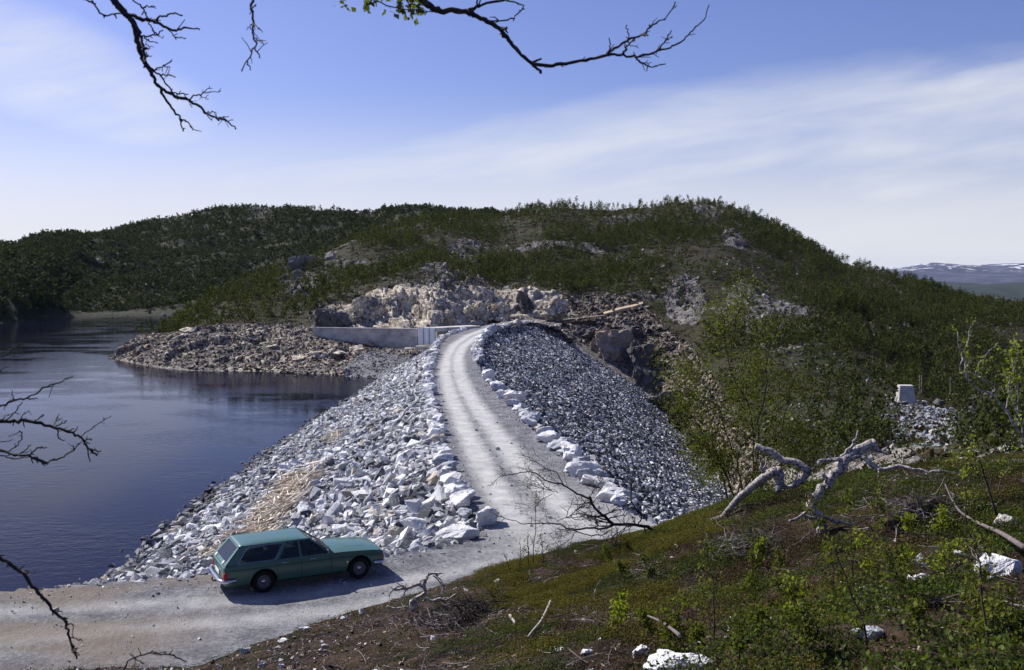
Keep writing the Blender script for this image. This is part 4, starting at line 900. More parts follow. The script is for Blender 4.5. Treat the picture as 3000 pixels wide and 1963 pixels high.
# timber walkway and path to the right of the road end
wk = empty('timber_walkway', label='low timber walkway on posts right of the road end', cat='walkway')
a, b = P(1652, 936, d=180), P(1768, 924, d=184); mb = MB(); dv_ = b - a
for f in np.linspace(0, 1, 26): q = a + dv_ * f; mb.box(q, (.24, 1.5, .06))
mb.build('deck', M['timber'], wk)
for f in np.linspace(0.05, .95, 5):
    for off in (-.6, .6):
        q = a + dv_ * f; mb = MB(); mb.box((q[0], q[1] + off, q[2] - .8), (.13, .13, 1.6)); mb.build('post', M['timber'], wk)
for f in np.linspace(0.02, .75, 5): q = a + dv_ * f; mb = MB(); mb.box((q[0], q[1] - .7, q[2] + .25), (.08, .08, .5)); mb.build('rail_post', M['timber'], wk)
mb = MB(); mb.tube([a + [0, -.7, .5], a + dv_ * .75 + [0, -.7, .5]], .035, 5); mb.build('rail', M['timber'], wk)
pth = [onhill(x, y) for x, y in [(1765, 925), (1790, 918), (1820, 908), (1850, 899), (1882, 890)]]; V = []
for q in pth: V += [q + [0, -.7, .35], q + [0, .9, .6]]
V2 = [x - [0, 0, .5] for x in V]; n = len(V); Q = [[2 * i, 2 * i + 2, 2 * i + 3, 2 * i + 1] for i in range(4)] + [[2 * i, 2 * i + n, 2 * i + 2 + n, 2 * i + 2] for i in range(4)]
tag(link_mesh('path', np.array(V + V2), None, Q, M['rubble']), kind='structure')

# concrete marker block in the valley with its scree
q = P(2652, 1187, d=108); zb = q[2] - .15; bw, bt, h = .96, .74, 2.35
V = [(-bw, -bw, 0), (bw, -bw, 0), (bw, bw, 0), (-bw, bw, 0), (-bt, -bt * .55, h), (bt, -bt * .55, h), (bt, bt * .75, h), (-bt, bt * .75, h)]
bm = bmesh.new(); vs = [bm.verts.new(x) for x in V]; [bm.faces.new([vs[i] for i in f]) for f in ((3, 2, 1, 0), (4, 5, 6, 7), (0, 1, 5, 4), (1, 2, 6, 5), (2, 3, 7, 6), (3, 0, 4, 7))]
bmesh.ops.bevel(bm, geom=list(bm.edges), offset=.05, segments=1, affect='EDGES'); me = bpy.data.meshes.new('concrete_block'); bm.to_mesh(me); bm.free(); me.materials.append(M['concrete'])
o = bpy.data.objects.new('concrete_block', me); COL.objects.link(o); o.location = (q[0], q[1], zb); o.rotation_euler = (0, 0, R(-8) - math.atan2(q[0], q[1]) + R(24)); tag(o, 'pale tapered concrete block standing on scree in the valley', 'concrete block')
s1 = np.exp(-(((hx - 2700 - (MH.v * 0)) / 85) ** 2)) * smooth01(hv, 1.4, 2) * smooth01(hv, 3.3, 2.9) + np.exp(-(((hx - 2790) / 60) ** 2)) * smooth01(hv, 1.8, 2.2) * smooth01(hv, 3.2, 2.9) + .15 * np.exp(-(((hx - 2420) / 120) ** 2)) * smooth01(hv, 1.2, 1.6) * smooth01(hv, 2.6, 2.1)
rockfill(MH, 1700, .32, .5, .15, 'scree', M['boulder_grey'], s1, 'grey scree spilling down around the concrete block', 'scree')
for k, (px, yb, yt, d) in enumerate([(2693, 1148, 1098, 112), (2699, 1150, 1100, 112.5), (2783, 1150, 1105, 116)]):
    a, b = P(px, yb + 6, d=d), P(px + 1, yt, d=d); mb = MB(); mb.tube([a, a * .5 + b * .5 + [.03, 0, 0], b], [.05, .045, .04], 6)
    tag(mb.build('stake', M['timber']), ['thin wooden stake right of the concrete block, left of a pair', 'thin wooden stake right of the concrete block, right of a pair', 'lone thin stake well to the right of the concrete block'][k], 'stake')

# ---------------------------------------------------------------- trees, shrubs and dead wood
def leafset(points, size, rg, n=1, spread=.04):
    pts = np.repeat(np.asarray(points), n, 0); pts = pts + rg.normal(0, spread, pts.shape); m = len(pts); Mx = rand_rot(m, rg); s = size * rg.uniform(.6, 1.25, m)
    L = np.array([[-.5, 0, 0], [-.12, .36, .05], [.5, 0, -.03], [-.12, -.36, .05]]); V = np.einsum('nij,vj->nvi', Mx, L) * s[:, None, None] + pts[:, None]
    return V.reshape(-1, 3), (np.array([[0, 1, 2], [0, 2, 3]])[None] + (np.arange(m) * 4)[:, None, None]).reshape(-1, 3)
def wiggle(a, b, rg, n=7, amp=.08):
    a = np.asarray(a, float); b = np.asarray(b, float); L = np.linalg.norm(b - a); t_ = np.linspace(0, 1, n)[:, None]
    off = np.cumsum(rg.normal(0, amp * L / math.sqrt(n), (n, 3)), 0); off -= t_ * off[-1]; off -= (1 - t_) * off[0]; return a * (1 - t_) + b * t_ + off
def sprout(line, rg, lines, tips, r, lev, length, every=.5, up=(0, 0, .25), ang=.9):
    """side shoots along a branch"""
    line = np.asarray(line); seg = np.linalg.norm(np.diff(line, axis=0), axis=1); Lt = seg.sum(); k = max(2, int(every * 10)) if lev else 3
    for i in range(k):
        f = rg.uniform(.2, 1); j = min(int(f * (len(line) - 1)), len(line) - 2); q = line[j] * (1 - (f * (len(line) - 1) - j)) + line[j + 1] * (f * (len(line) - 1) - j)
        d = line[j + 1] - line[j]; d /= np.linalg.norm(d) + 1e-9; d = d + rg.normal(0, ang, 3) + np.array(up); d /= np.linalg.norm(d); l = length * rg.uniform(.5, 1.2) * (1.15 - .5 * f)
        sub = wiggle(q, q + d * l, rg, 5, .12); lines.append((sub, r)); tips.extend(sub[1:]);
        if lev > 1: sprout(sub, rg, lines, tips, r * .6, lev - 1, length * .5, every * .6, up, ang)
def woody(name, stems, rg, mat, leafmat=None, leafsize=.05, nleaf=1, label='', catg='tree', lev=2, shoot=.5, every=.6, r0=.03, group=None, spread=.04, up=(0, 0, .25), trunkname='trunk', leafkeep=1.0, sides=6):
    root = empty(name, stems[0][0][0], label=label, cat=catg, group=group); org = np.array(stems[0][0][0])
    mb = MB(); mb2 = MB(); tips = []; lines = []
    for line, ra, rb in stems:
        line = np.asarray(line); mb.tube(line - org, np.linspace(ra, rb, len(line)), sides); sprout(line, rg, lines, tips, max(rb * .8, r0 * .15), lev, shoot, every, up)
    for l, r in lines: mb2.tube(l - org, np.linspace(r, r * .4, len(l)), 4, False)
    mb.build(trunkname, mat, root, True)
    if lines: mb2.build('twigs', mat, root, True)
    if leafmat and tips:
        tp = np.array(tips) - org; tp = tp[rg.random(len(tp)) < leafkeep]; V, T = leafset(tp, leafsize, rg, nleaf, spread); link_mesh('leaves', V, T, None, leafmat, root)
    return root
rg = np.random.default_rng(77)
# leafy birch in front of the ravine
base = P(2165, 1530, d=30.5)
def stemto(pts, d0, d1): n = len(pts); return [P(x, y, d=d0 + (d1 - d0) * i / (n - 1)) for i, (x, y) in enumerate(pts)]
bd = base[1]
def smoothline(pts, n=14):
    pts = np.asarray(pts, float); return interp_axis(pts, np.linspace(0, len(pts) - 1, n))
st = []
for path in ([(2165, 1540), (2110, 1400), (2040, 1260), (1970, 1160)], [(2180, 1540), (2280, 1450), (2350, 1400), (2390, 1330)], [(2180, 1540), (2240, 1420), (2290, 1350)], [(2170, 1505), (2150, 1400), (2145, 1300), (2100, 1180), (2040, 1090)], [(2170, 1505), (2130, 1380), (2050, 1290), (1980, 1180)], [(2175, 1500), (2190, 1350), (2170, 1200), (2120, 1020), (2110, 900)],
             [(2175, 1500), (2210, 1300), (2215, 1120), (2250, 960)], [(2180, 1500), (2260, 1340), (2300, 1220), (2320, 1130)], [(2150, 1400), (2110, 1340), (2060, 1300)], [(2200, 1330), (2270, 1290), (2340, 1300)], [(2150, 1300), (2180, 1150), (2200, 1060)], [(2100, 1200), (2030, 1180), (1960, 1110)], [(2120, 1020), (2150, 940), (2190, 870)]):
    ln = smoothline(stemto(path, bd, bd - 1.5 + rg.uniform(-1, 1)), 16); wg = np.cumsum(rg.normal(0, .07, ln.shape), 0); wg -= np.linspace(0, 1, 16)[:, None] * wg[-1]; st.append((ln + wg, .035, .008))
woody('birch_tree', st, rg, M['brownbark'], M['bushleaf'], .068, 4, 'loose leafy birch with yellow-green leaves beside the dark dam slope', 'tree', 2, .95, 1.2, spread=.22)
# dead trees, traced
r4 = lambda L: [(1900 + x * .522, 1150 + y * .522) for x, y in L]
bd = onbank(2415, 1555)[1]
def tr(L, d0, d1, ra, rb, n=16, f=r4, jit=.02):
    pts = smoothline(stemto(f(L), d0, d1), n); pts[1:-1] += rg.normal(0, jit, (n - 2, 3)); return (pts, ra, rb)
k = bd / 17. * .72
dt = [tr([(990, 800), (950, 700), (910, 630), (955, 575), (1005, 500), (1080, 420), (1110, 378), (1180, 325), (1250, 290)], bd, bd + .6, .10 * k, .13 * k, 24),
      tr([(1105, 378), (1200, 365), (1290, 430), (1370, 415), (1480, 432), (1560, 436), (1645, 442)], bd + .5, bd - .3, .07 * k, .02 * k, 22),
      tr([(1110, 375), (1020, 380), (970, 385), (955, 402)], bd + .5, bd, .06 * k, .04 * k, 8), tr([(1080, 360), (1130, 310), (1160, 265), (1175, 215)], bd + .5, bd + .4, .045 * k, .02 * k, 9),
      tr([(790, 720), (850, 702), (960, 712), (990, 715)], bd - .2, bd, .03 * k, .05 * k, 9), tr([(990, 700), (1060, 722), (1120, 735), (1175, 742)], bd, bd - .2, .05 * k, .03 * k, 9),
      tr([(985, 720), (960, 770), (935, 815)], bd, bd - .1, .05 * k, .02 * k, 7), tr([(985, 740), (1010, 780), (1030, 800)], bd, bd, .04 * k, .02 * k, 6), tr([(1290, 430), (1296, 460)], bd, bd, .03 * k, .01, 4), tr([(975, 450), (1010, 500), (1000, 540)], bd, bd, .05 * k, .03 * k, 6),
      tr([(1250, 290), (1272, 300), (1275, 330)], bd + .6, bd + .6, .15 * k, .06 * k, 6)]
woody('dead_tree', dt, rg, M['birchbark'], None, label='twisted dead birch with patchy pale bark leaning up from the bank', catg='dead tree', lev=1, shoot=.25, every=.25, r0=.03, sides=9)
bd2 = onbank(2125, 1505)[1]; k = bd2 / 17. * .66
dt = [tr([(350, 720), (425, 690), (500, 600), (560, 545), (620, 500), (680, 455), (715, 440)], bd2, bd2 - 1, .07 * k, .13 * k, 16), tr([(715, 440), (740, 470), (735, 520), (715, 560)], bd2 - 1, bd2 - 1, .16 * k, .07 * k, 8),
      tr([(600, 300), (660, 320), (740, 370), (800, 385), (850, 400), (900, 440)], bd2 - .5, bd2 - 1, .08 * k, .10 * k, 12), tr([(900, 440), (870, 490), (820, 530), (750, 530)], bd2 - 1, bd2 - 1, .09 * k, .04 * k, 9)]
woody('fallen_trunk', dt, rg, M['birchbark'], None, label='thick fallen birch trunk with a broken elbow at the edge of the bank', catg='dead tree', lev=1, shoot=.2, every=.2, sides=9)
dt = [tr([(650, 450), (632, 410), (622, 365)], bd2 - 1, bd2 - 1, .06 * k, .005, 6), tr([(650, 450), (655, 410), (662, 370)], bd2 - 1, bd2 - 1, .05 * k, .005, 6), tr([(815, 530), (828, 480), (840, 448)], bd2 - 1, bd2 - 1, .04 * k, .005, 6)]
woody('splintered_stump', dt, rg, M['deadwood'], None, label='white splinters sticking up from the broken trunk', catg='stump', lev=0, shoot=.05, every=.1)
# grey sticks and root tangles on the bank
def stick(L, ra, rb, label, mat='deadwood', f=lambda L: L, lift=.08, name='dead_branch', twig=0, catg='stick', rise=None):
    pts = []
    for i, (x, y) in enumerate(f(L)):
        q = onbank(x, y); q[2] += lift; pts.append(q)
    pts = np.array(pts)
    if rise is not None:
        d0 = pts[rise][1]; pts = np.array([P(x, y, d=d0 - .02 * i) for i, (x, y) in enumerate(f(L))])
    pts = smoothline(pts, 4 * len(L)); lines = []; tips = []; mb = MB(); mb.tube(pts, np.linspace(ra, rb, len(pts)), 7)
    if twig: sprout(pts, rg, lines, tips, rb * .6, 1, twig, .7)
    for l, r in lines: mb.tube(l, np.linspace(r, r * .4, len(l)), 4, False)
    return tag(mb.build(name, M[mat], None, True), label, catg)
stick(r4([(2100, 1010), (1960, 915), (1840, 820), (1740, 760), (1690, 690), (1660, 600)]), .035, .012, 'long grey pole leaning across the white boulder at the right edge', 'greywood', lift=.3)
stick([(1610, 1775), (1600, 1800), (1585, 1835), (1555, 1870), (1545, 1885)], .03, .01, 'pale bleached stick standing in moss, centre of the bank', lift=.12)
stick([(1495, 1812), (1508, 1835)], .035, .02, 'short thick white chip of wood in the moss')
stick(r4([(0, 1400), (60, 1440), (120, 1510), (165, 1557)]), .012, .02, 'thin brown stick crossing in front of the large greyish boulder', 'greywood', lift=.35)
stick([(1520, 1790), (1600, 1745), (1640, 1730), (1655, 1700), (1700, 1680)], .02, .008, 'grey branch lying along the top of the bank', 'deadwood', twig=.2)
stick([(1490, 1775), (1550, 1745), (1610, 1700), (1660, 1690)], .015, .006, 'thin grey branch lying below the road edge on the bank', 'deadwood', twig=.2)
r5 = lambda L: [(1100 + x * .2101, 1640 + y * .2101) for x, y in L]
dd = onbank(1215, 1785)[1]
def knot(L, r): return tr(L, dd, dd - .1 * rg.random(), r * 1.35, r * .8, 4 * len(L), r5, .006)
kn = [knot([(530, 720), (500, 640), (510, 570), (600, 520), (690, 470), (710, 440)], .045), knot([(700, 440), (680, 350), (700, 270), (750, 200), (830, 185), (880, 210)], .035), knot([(690, 380), (580, 345), (500, 380), (400, 400), (330, 410), (270, 420)], .035),
      knot([(400, 400), (380, 360), (300, 375), (230, 430), (190, 500)], .02), knot([(600, 340), (650, 290), (690, 265)], .02), knot([(460, 400), (420, 440), (380, 510)], .015), knot([(800, 220), (870, 280), (940, 370), (930, 460)], .016), knot([(830, 200), (900, 270), (950, 350), (940, 400)], .012),
      knot([(520, 740), (540, 790), (600, 840)], .04), knot([(560, 540), (550, 620), (530, 700)], .03), knot([(510, 760), (530, 880), (600, 940), (720, 960), (850, 955), (950, 1000), (1030, 1030)], .026), knot([(160, 650), (260, 680), (380, 665), (460, 650)], .02), knot([(670, 580), (710, 540), (800, 575), (900, 540), (980, 570), (1050, 530), (1120, 480)], .026),
      knot([(320, 860), (400, 830), (440, 815)], .02), knot([(620, 850), (720, 820), (850, 790), (940, 800)], .03), knot([(1130, 860), (1180, 800), (1300, 770), (1380, 790)], .025), knot([(1220, 850), (1240, 920), (1220, 1020)], .02)]
woody('uprooted_root', kn, rg, M['deadwood'], None, label='tangle of bleached twisted roots at the foot of the bank by the road', catg='root', lev=1, shoot=.28, every=.45, trunkname='roots')
# dark brush pile round it
def brush(px, py, rx, ry, n, label, mat='greywood', r=.006, l=.45):
    q = onbank(px, py); s = q[1] / F; mb = MB()
    for _ in range(n):
        a = q + np.array([rg.normal(0, rx * s * .5), rg.normal(0, .35), abs(rg.normal(0, ry * s * .45)) - .05]); d = rg.normal(size=3) * np.array([1, .8, .6]); d /= np.linalg.norm(d)
        mb.tube(wiggle(a, a + d * l * rg.uniform(.4, 1.3), rg, 6, .18), r * rg.uniform(.5, 1.6) * np.linspace(1, .4, 6), 4, False)
    return tag(mb.build('brushwood', M[mat]), label, 'brushwood')
brush(1290, 1830, 110, 60, 330, 'grey heap of brushwood around the bleached roots')
brush(1400, 1815, 90, 70, 330, 'dark heap of brushwood right of the bleached roots', 'bark', .009)
brush(2210, 1610, 150, 50, 260, 'thicket of thin grey twigs below the dead birch')
brush(2690, 1500, 130, 50, 240, 'tangle of grey twigs on the mound right of the dead birch', r=.008)
brush(2250, 1550, 110, 30, 120, 'reddish brown brushwood round the foot of the dead birch', 'brownbark')
# bare shrub over the road
rs = lambda L: [(1400 + x * .2731, 1330 + y * .2731) for x, y in L]
d0 = onbank(1925, 1565)[1]; d1 = d0 - 2.5
def tw(L, a, b, f0=0., f1=1.): return tr(L, d0 + (d1 - d0) * f0, d0 + (d1 - d0) * f1, a, b, 3 * len(L), rs, .012)
sh = [tw([(1960, 860), (1850, 800), (1700, 760), (1480, 750), (1370, 690), (1300, 620), (1225, 540), (1200, 460)], .055, .030, 0, .5), tw([(1200, 480), (1100, 440), (980, 370), (870, 320), (730, 290), (620, 210), (480, 195), (380, 215), (250, 240)], .028, .008, .5, 1),
      tw([(1480, 750), (1330, 810), (1180, 800), (1050, 810), (960, 800), (850, 750), (740, 740), (620, 745), (480, 750), (370, 710), (200, 670)], .03, .007, .3, 1), tw([(1400, 830), (1330, 870), (1180, 870), (1050, 830), (950, 820), (850, 800)], .018, .007, .3, .7),
      tw([(1720, 760), (1760, 670), (1650, 520), (1640, 400), (1660, 300), (1720, 200)], .022, .008, .1, .3), tw([(850, 720), (1000, 660), (1080, 580), (1180, 550)], .008, .014, .8, .5), tw([(930, 350), (850, 200), (740, 170), (640, 90), (560, 60)], .012, .006, .6, .9),
      tw([(1200, 450), (1240, 400), (1330, 290)], .012, .006, .5, .5), tw([(860, 420), (760, 380), (700, 330), (640, 240)], .010, .006, .6, .8), tw([(1060, 830), (980, 930), (870, 990)], .009, .005, .6, .7), tw([(800, 430), (700, 480), (560, 570), (400, 590)], .009, .005, .7, .9), tw([(830, 380), (700, 370), (560, 330), (380, 350)], .008, .004, .7, .9),
      tw([(1480, 760), (1500, 850), (1480, 960)], .01, .005, .3, .3), tw([(1340, 880), (1400, 950), (1510, 1010)], .01, .012, .3, .3)]
woody('bare_shrub', sh, rg, M['bark'], M['bushleaf'], .05, 1, 'crooked nearly leafless shrub reaching left over the gravel road', 'shrub', 2, .75, 1.15, leafkeep=.07, trunkname='stems', up=(-.15, 0, .05))
for k, (x0, y0, x1, y1, lb) in enumerate([(608, 1200, 620, 420, 'thin upright sapling left of the crooked shrub'), (540, 1230, 540, 850, 'short thin sapling at the left foot of the crooked shrub'), (450, 1260, 450, 950, 'leafless sapling left of all by the crooked shrub'), (700, 1180, 690, 900, 'bushy little sapling under the crooked shrub'), (340, 1270, 290, 1090, 'dark bare shoot at the top edge of the bank')]):
    (xa, ya), (xb, yb) = rs([(x0, y0), (x1, y1)]); q = onbank(xa, ya); b = P(xb, yb, d=q[1]); woody('sapling', [(wiggle(q, b, rg, 9, .04), .016, .005)], rg, M['brownbark'], M['bushleaf'] if k < 4 else None, .05, 1, lb, 'sapling', 2, .32, .7 if k != 3 else 1.0, leafkeep=.35, trunkname='stem')
# leafy saplings on the bank
SAP = [(2093, 1875, 2075, 1600, 'sapling with a bare red stem above the large greyish boulder'), (2270, 1710, 2280, 1590, 'short sapling in dark heath below the dead birch'), (2443, 1765, 2440, 1580, 'leafy sapling left of the twin white stones'), (2500, 1760, 2485, 1480, 'tall red-stemmed sapling beside the twin white stones'),
       (2536, 1930, 2440, 1600, 'leaning sapling rising from the lower edge of the picture'), (2895, 1960, 2850, 1560, 'dark-stemmed sapling at the lower right corner'), (2610, 1740, 2600, 1500, 'leafy sapling between twin stones and low broken rock'), (2160, 1950, 2170, 1820, 'low leafy sapling right of the large greyish boulder'), (2050, 1960, 2040, 1850, 'low leafy sapling in front of the large greyish boulder'),
       (2840, 1600, 2830, 1330, 'yellow-leaved sapling left of the right edge of the picture'), (2380, 1620, 2370, 1450, 'sapling growing against the dead birch'), (2560, 1600, 2575, 1440, 'thin sapling on the heath right of the dead birch'), (2700, 1900, 2690, 1780, 'low bushy sapling among lower right heath'), (2350, 1930, 2360, 1800, 'bushy sapling at the bottom, centre right'), (2960, 1880, 2970, 1730, 'bushy sapling under the big white boulder'), (2230, 1890, 2215, 1760, 'small sapling over brown litter')]
for x0, y0, x1, y1, lb in SAP:
    q = onbank(x0, min(y0, 1955)); b = P(x1, y1, d=q[1] + .1); L = np.linalg.norm(b - q)
    woody('birch_sapling', [(wiggle(q, b, rg, 9, .05), .011, .004)], rg, M['brownbark'], M['birchleaf'] if 'yellow' in lb else M['bushleaf'], .036 + .001 * q[1], 2, lb, 'sapling', 2, L * .28, .75, leafkeep=.75, spread=.03, trunkname='stem')
xs_ = rg.uniform(1750, 2990, 22); ys_ = 1963 - (1963 - np.interp(xs_, [1750, 2100, 3000], [1640, 1540, 1400])) * rg.uniform(0.02, 1, 22)
for x_, y_ in zip(xs_, ys_):
    q = onbank(x_, y_); L = rg.uniform(.3, .65); b = q + np.array([rg.normal(0, .12), 0, L])
    woody('birch_sapling', [(wiggle(q, b, rg, 7, .06), .007, .003)], rg, M['brownbark'], M['bushleaf'] if rg.random() < .6 else M['birchleaf'], .034 + .001 * q[1], 2, 'small leafy sapling in the heath, ' + ('under the dead birch' if x_ < 2350 and y_ < 1750 else 'by the large greyish boulder' if x_ < 2200 else 'at the lower edge, centre right' if x_ < 2600 and y_ > 1750 else 'near the twin white stones' if x_ < 2650 else 'by the big white boulder'), 'sapling', 2, L * .33, .8, leafkeep=.85, spread=.04, trunkname='stem', group='small saplings in the heath')
# birches at the right edge
q = onbank(2960, 1420); bd = q[1] * .8
r7 = lambda L: [(2600 + x * .321, 900 + y * .321) for x, y in L]
st = [tr([(1200, 1150), (1080, 930), (990, 840), (900, 780), (780, 720), (700, 620), (670, 530), (690, 440), (650, 340), (640, 220)], bd, bd, .022, .008, 22, r7), tr([(750, 700), (720, 520), (690, 440)], bd, bd, .014, .01, 8, r7), tr([(690, 440), (730, 330), (780, 220)], bd, bd, .01, .005, 7, r7), tr([(830, 520), (900, 440), (1000, 330)], bd, bd, .01, .005, 7, r7), tr([(980, 720), (860, 640), (820, 600), (830, 520)], bd, bd, .016, .01, 8, r7), tr([(1080, 930), (1100, 830), (1130, 770)], bd, bd, .014, .008, 6, r7)]
woody('young_birch', st, rg, M['birchbark'], M['birchleaf'], .052, 1, 'young birch with pale trunk and bright yellow-green leaves near the right edge', 'tree', 2, .26, .42, spread=.03, leafkeep=.8)
st = [tr([(1260, 1300), (1230, 1050), (1200, 800), (1190, 560), (1200, 330)], bd - 2, bd - 2, .014, .006, 16, r7), tr([(1230, 1050), (1160, 900), (1120, 740), (1110, 620)], bd - 2, bd - 2, .014, .006, 9, r7), tr([(1200, 800), (1160, 650), (1130, 480)], bd - 2, bd - 2, .012, .005, 9, r7)]
woody('young_birch', st, rg, M['birchbark'], M['birchleaf'], .055, 1, 'young birch cut off by the right edge, bright yellow-green leaves', 'tree', 2, .28, .5, spread=.03, leafkeep=.9)
st = [tr([(1000, 1900), (880, 1500), (780, 1320), (700, 1200)], bd - 1, bd - 1, .02, .006, 12, r7), tr([(900, 1560), (700, 1400), (640, 1420)], bd - 1, bd - 1, .012, .005, 8, r7), tr([(1000, 1700), (1100, 1500), (1150, 1320)], bd - 1, bd - 1, .012, .005, 8, r7)]
woody('young_birch', st, rg, M['brownbark'], M['birchleaf'], .05, 1, 'low spreading birch with yellow leaves under the two at the right edge', 'tree', 2, .28, .45, spread=.03, leafkeep=.8)

# branches hanging into the picture, near the photographer
def hanging(name, paths, f, d, rmax, label, rg, spur=.02, leaves=None):
    root = empty(name, P(*f(paths[0][0])[0], d=d), label=label, cat='branch'); org = np.array(root.location); mb = MB(); mt = MB()
    for i, (pts, wa, wb) in enumerate(paths):
        px = f(pts); dj = d + rg.uniform(-.12, .12) if i else d
        L = np.array([P(x, y, d=d * (1 - k_) + dj * k_) for (x, y), k_ in zip(px, np.linspace(0, 1, len(px)))]); L = smoothline(L, 4 * len(L)); L[1:-1] += rg.normal(0, .0022, (len(L) - 2, 3))
        ra, rb = wa / F * d / 2, wb / F * d / 2; rr = np.linspace(ra, rb, len(L)) * rg.uniform(.88, 1.18, len(L)); (mb if i == 0 else mt).tube(L - org, rr, 7)
        Lt = np.linalg.norm(np.diff(L, axis=0), axis=1).sum(); ns = int(Lt / .042)
        for _ in range(ns):
            j = rg.integers(1, len(L) - 1); dd_ = L[j] - L[j - 1]; dd_ /= np.linalg.norm(dd_) + 1e-9; dr = dd_ * rg.uniform(.3, .9) + rg.normal(0, .6, 3) * np.array([1, .4, 1]); dr /= np.linalg.norm(dr); l = spur * rg.uniform(.4, 1.3) * (2.2 if rg.random() < .12 else 1)
            s0 = L[j] - org; r_ = max(rb * .8, .0011); mt.tube([s0, s0 + dr * l * .5, s0 + dr * l + rg.normal(0, l * .12, 3)], [r_ * 1.2, r_, r_ * .7], 5)
    mb.build('limb', M['bark'], root, True); mt.build('twigs', M['bark'], root, True)
    if leaves:
        pts = np.array([P(*q, d=d) for q in f(leaves)]) - org; V, T = leafset(pts, .026, rg, 9, .016); link_mesh('leaves', V, T, None, M['bushleaf'], root)
    return root
rg = np.random.default_rng(5)
ra_ = lambda L: [(200 + x * .2568, y * .2568) for x, y in L]
hanging('birch_branch', [([(300, -400), (420, -150), (520, 0), (620, 110), (700, 190), (750, 300), (790, 450), (830, 600), (880, 720), (950, 840), (1000, 950), (1060, 1020)], 22, 9),
    ([(1060, 1020), (1200, 1080), (1360, 1140), (1500, 1220), (1580, 1290), (1700, 1350), (1800, 1370), (1910, 1475)], 10, 4), ([(1060, 1030), (1100, 1120), (1220, 1270), (1280, 1360), (1310, 1500)], 8, 4), ([(1280, 1360), (1350, 1390), (1420, 1485)], 5, 3),
    ([(700, 170), (800, 200), (900, 230), (1000, 250), (1130, 320), (1240, 350), (1330, 320), (1500, 335)], 12, 4), ([(1000, 250), (1070, 190), (1200, 155), (1300, 175)], 6, 4), ([(1150, 330), (1210, 425), (1340, 435)], 4, 3), ([(700, -120), (740, 0), (850, 90), (880, 170), (890, 210)], 4, 5), ([(850, 90), (920, 70), (990, 75)], 4, 3),
    ([(650, 160), (500, 155), (410, 180), (330, 100), (290, 40), (210, 0), (100, -60)], 4, 6), ([(910, 230), (950, 310), (990, 390)], 4, 3), ([(840, 410), (1000, 395), (1080, 340)], 5, 3), ([(870, 430), (930, 465), (1020, 495)], 4, 2), ([(700, 190), (800, 350), (850, 500), (870, 650), (880, 720)], 9, 8),
    ([(860, 700), (950, 790), (1060, 870), (1120, 960), (1210, 1060), (1370, 1075)], 7, 3), ([(950, 820), (1080, 750), (1180, 690)], 5, 3), ([(1060, 850), (1140, 850), (1220, 880)], 4, 3), ([(1080, 745), (1160, 768)], 3, 2), ([(1360, 1140), (1470, 1090), (1540, 1060), (1740, 1035)], 5, 2), ([(1540, 1060), (1610, 980)], 3, 2), ([(1510, 1085), (1600, 1130)], 3, 2), ([(1590, 1280), (1680, 1285)], 4, 2), ([(1700, 1350), (1830, 1325)], 4, 2), ([(1750, 1365), (1880, 1370)], 4, 2), ([(1010, 395), (1080, 438)], 3, 2), ([(880, 500), (930, 548)], 3, 2), ([(890, 600), (945, 650)], 3, 2), ([(1380, 1160), (1415, 1225)], 3, 2), ([(1580, 1300), (1640, 1380)], 3, 2), ([(1200, 1090), (1245, 1142)], 3, 2)],
    ra_, 3.4, .01, 'dark knobbly branch hanging from the top, leftmost', rg)
hanging('birch_branch', [([(2080, -250), (2090, 0), (2090, 100), (2110, 250), (2125, 400), (2130, 540), (2040, 690), (1975, 810)], 8, 3), ([(2040, 690), (2080, 800)], 4, 3), ([(2110, 260), (2030, 340)], 4, 2), ([(2110, 260), (2180, 335)], 4, 3), ([(2130, 440), (2170, 470), (2230, 510)], 4, 2), ([(2130, 550), (2190, 660)], 4, 3), ([(2100, 90), (2140, 60)], 4, 3)],
    ra_, 3.0, .01, 'thin short twig hanging from the top between two larger branches', rg)
rc_ = lambda L: [(1000 + x * .4832, y * .4832) for x, y in L]
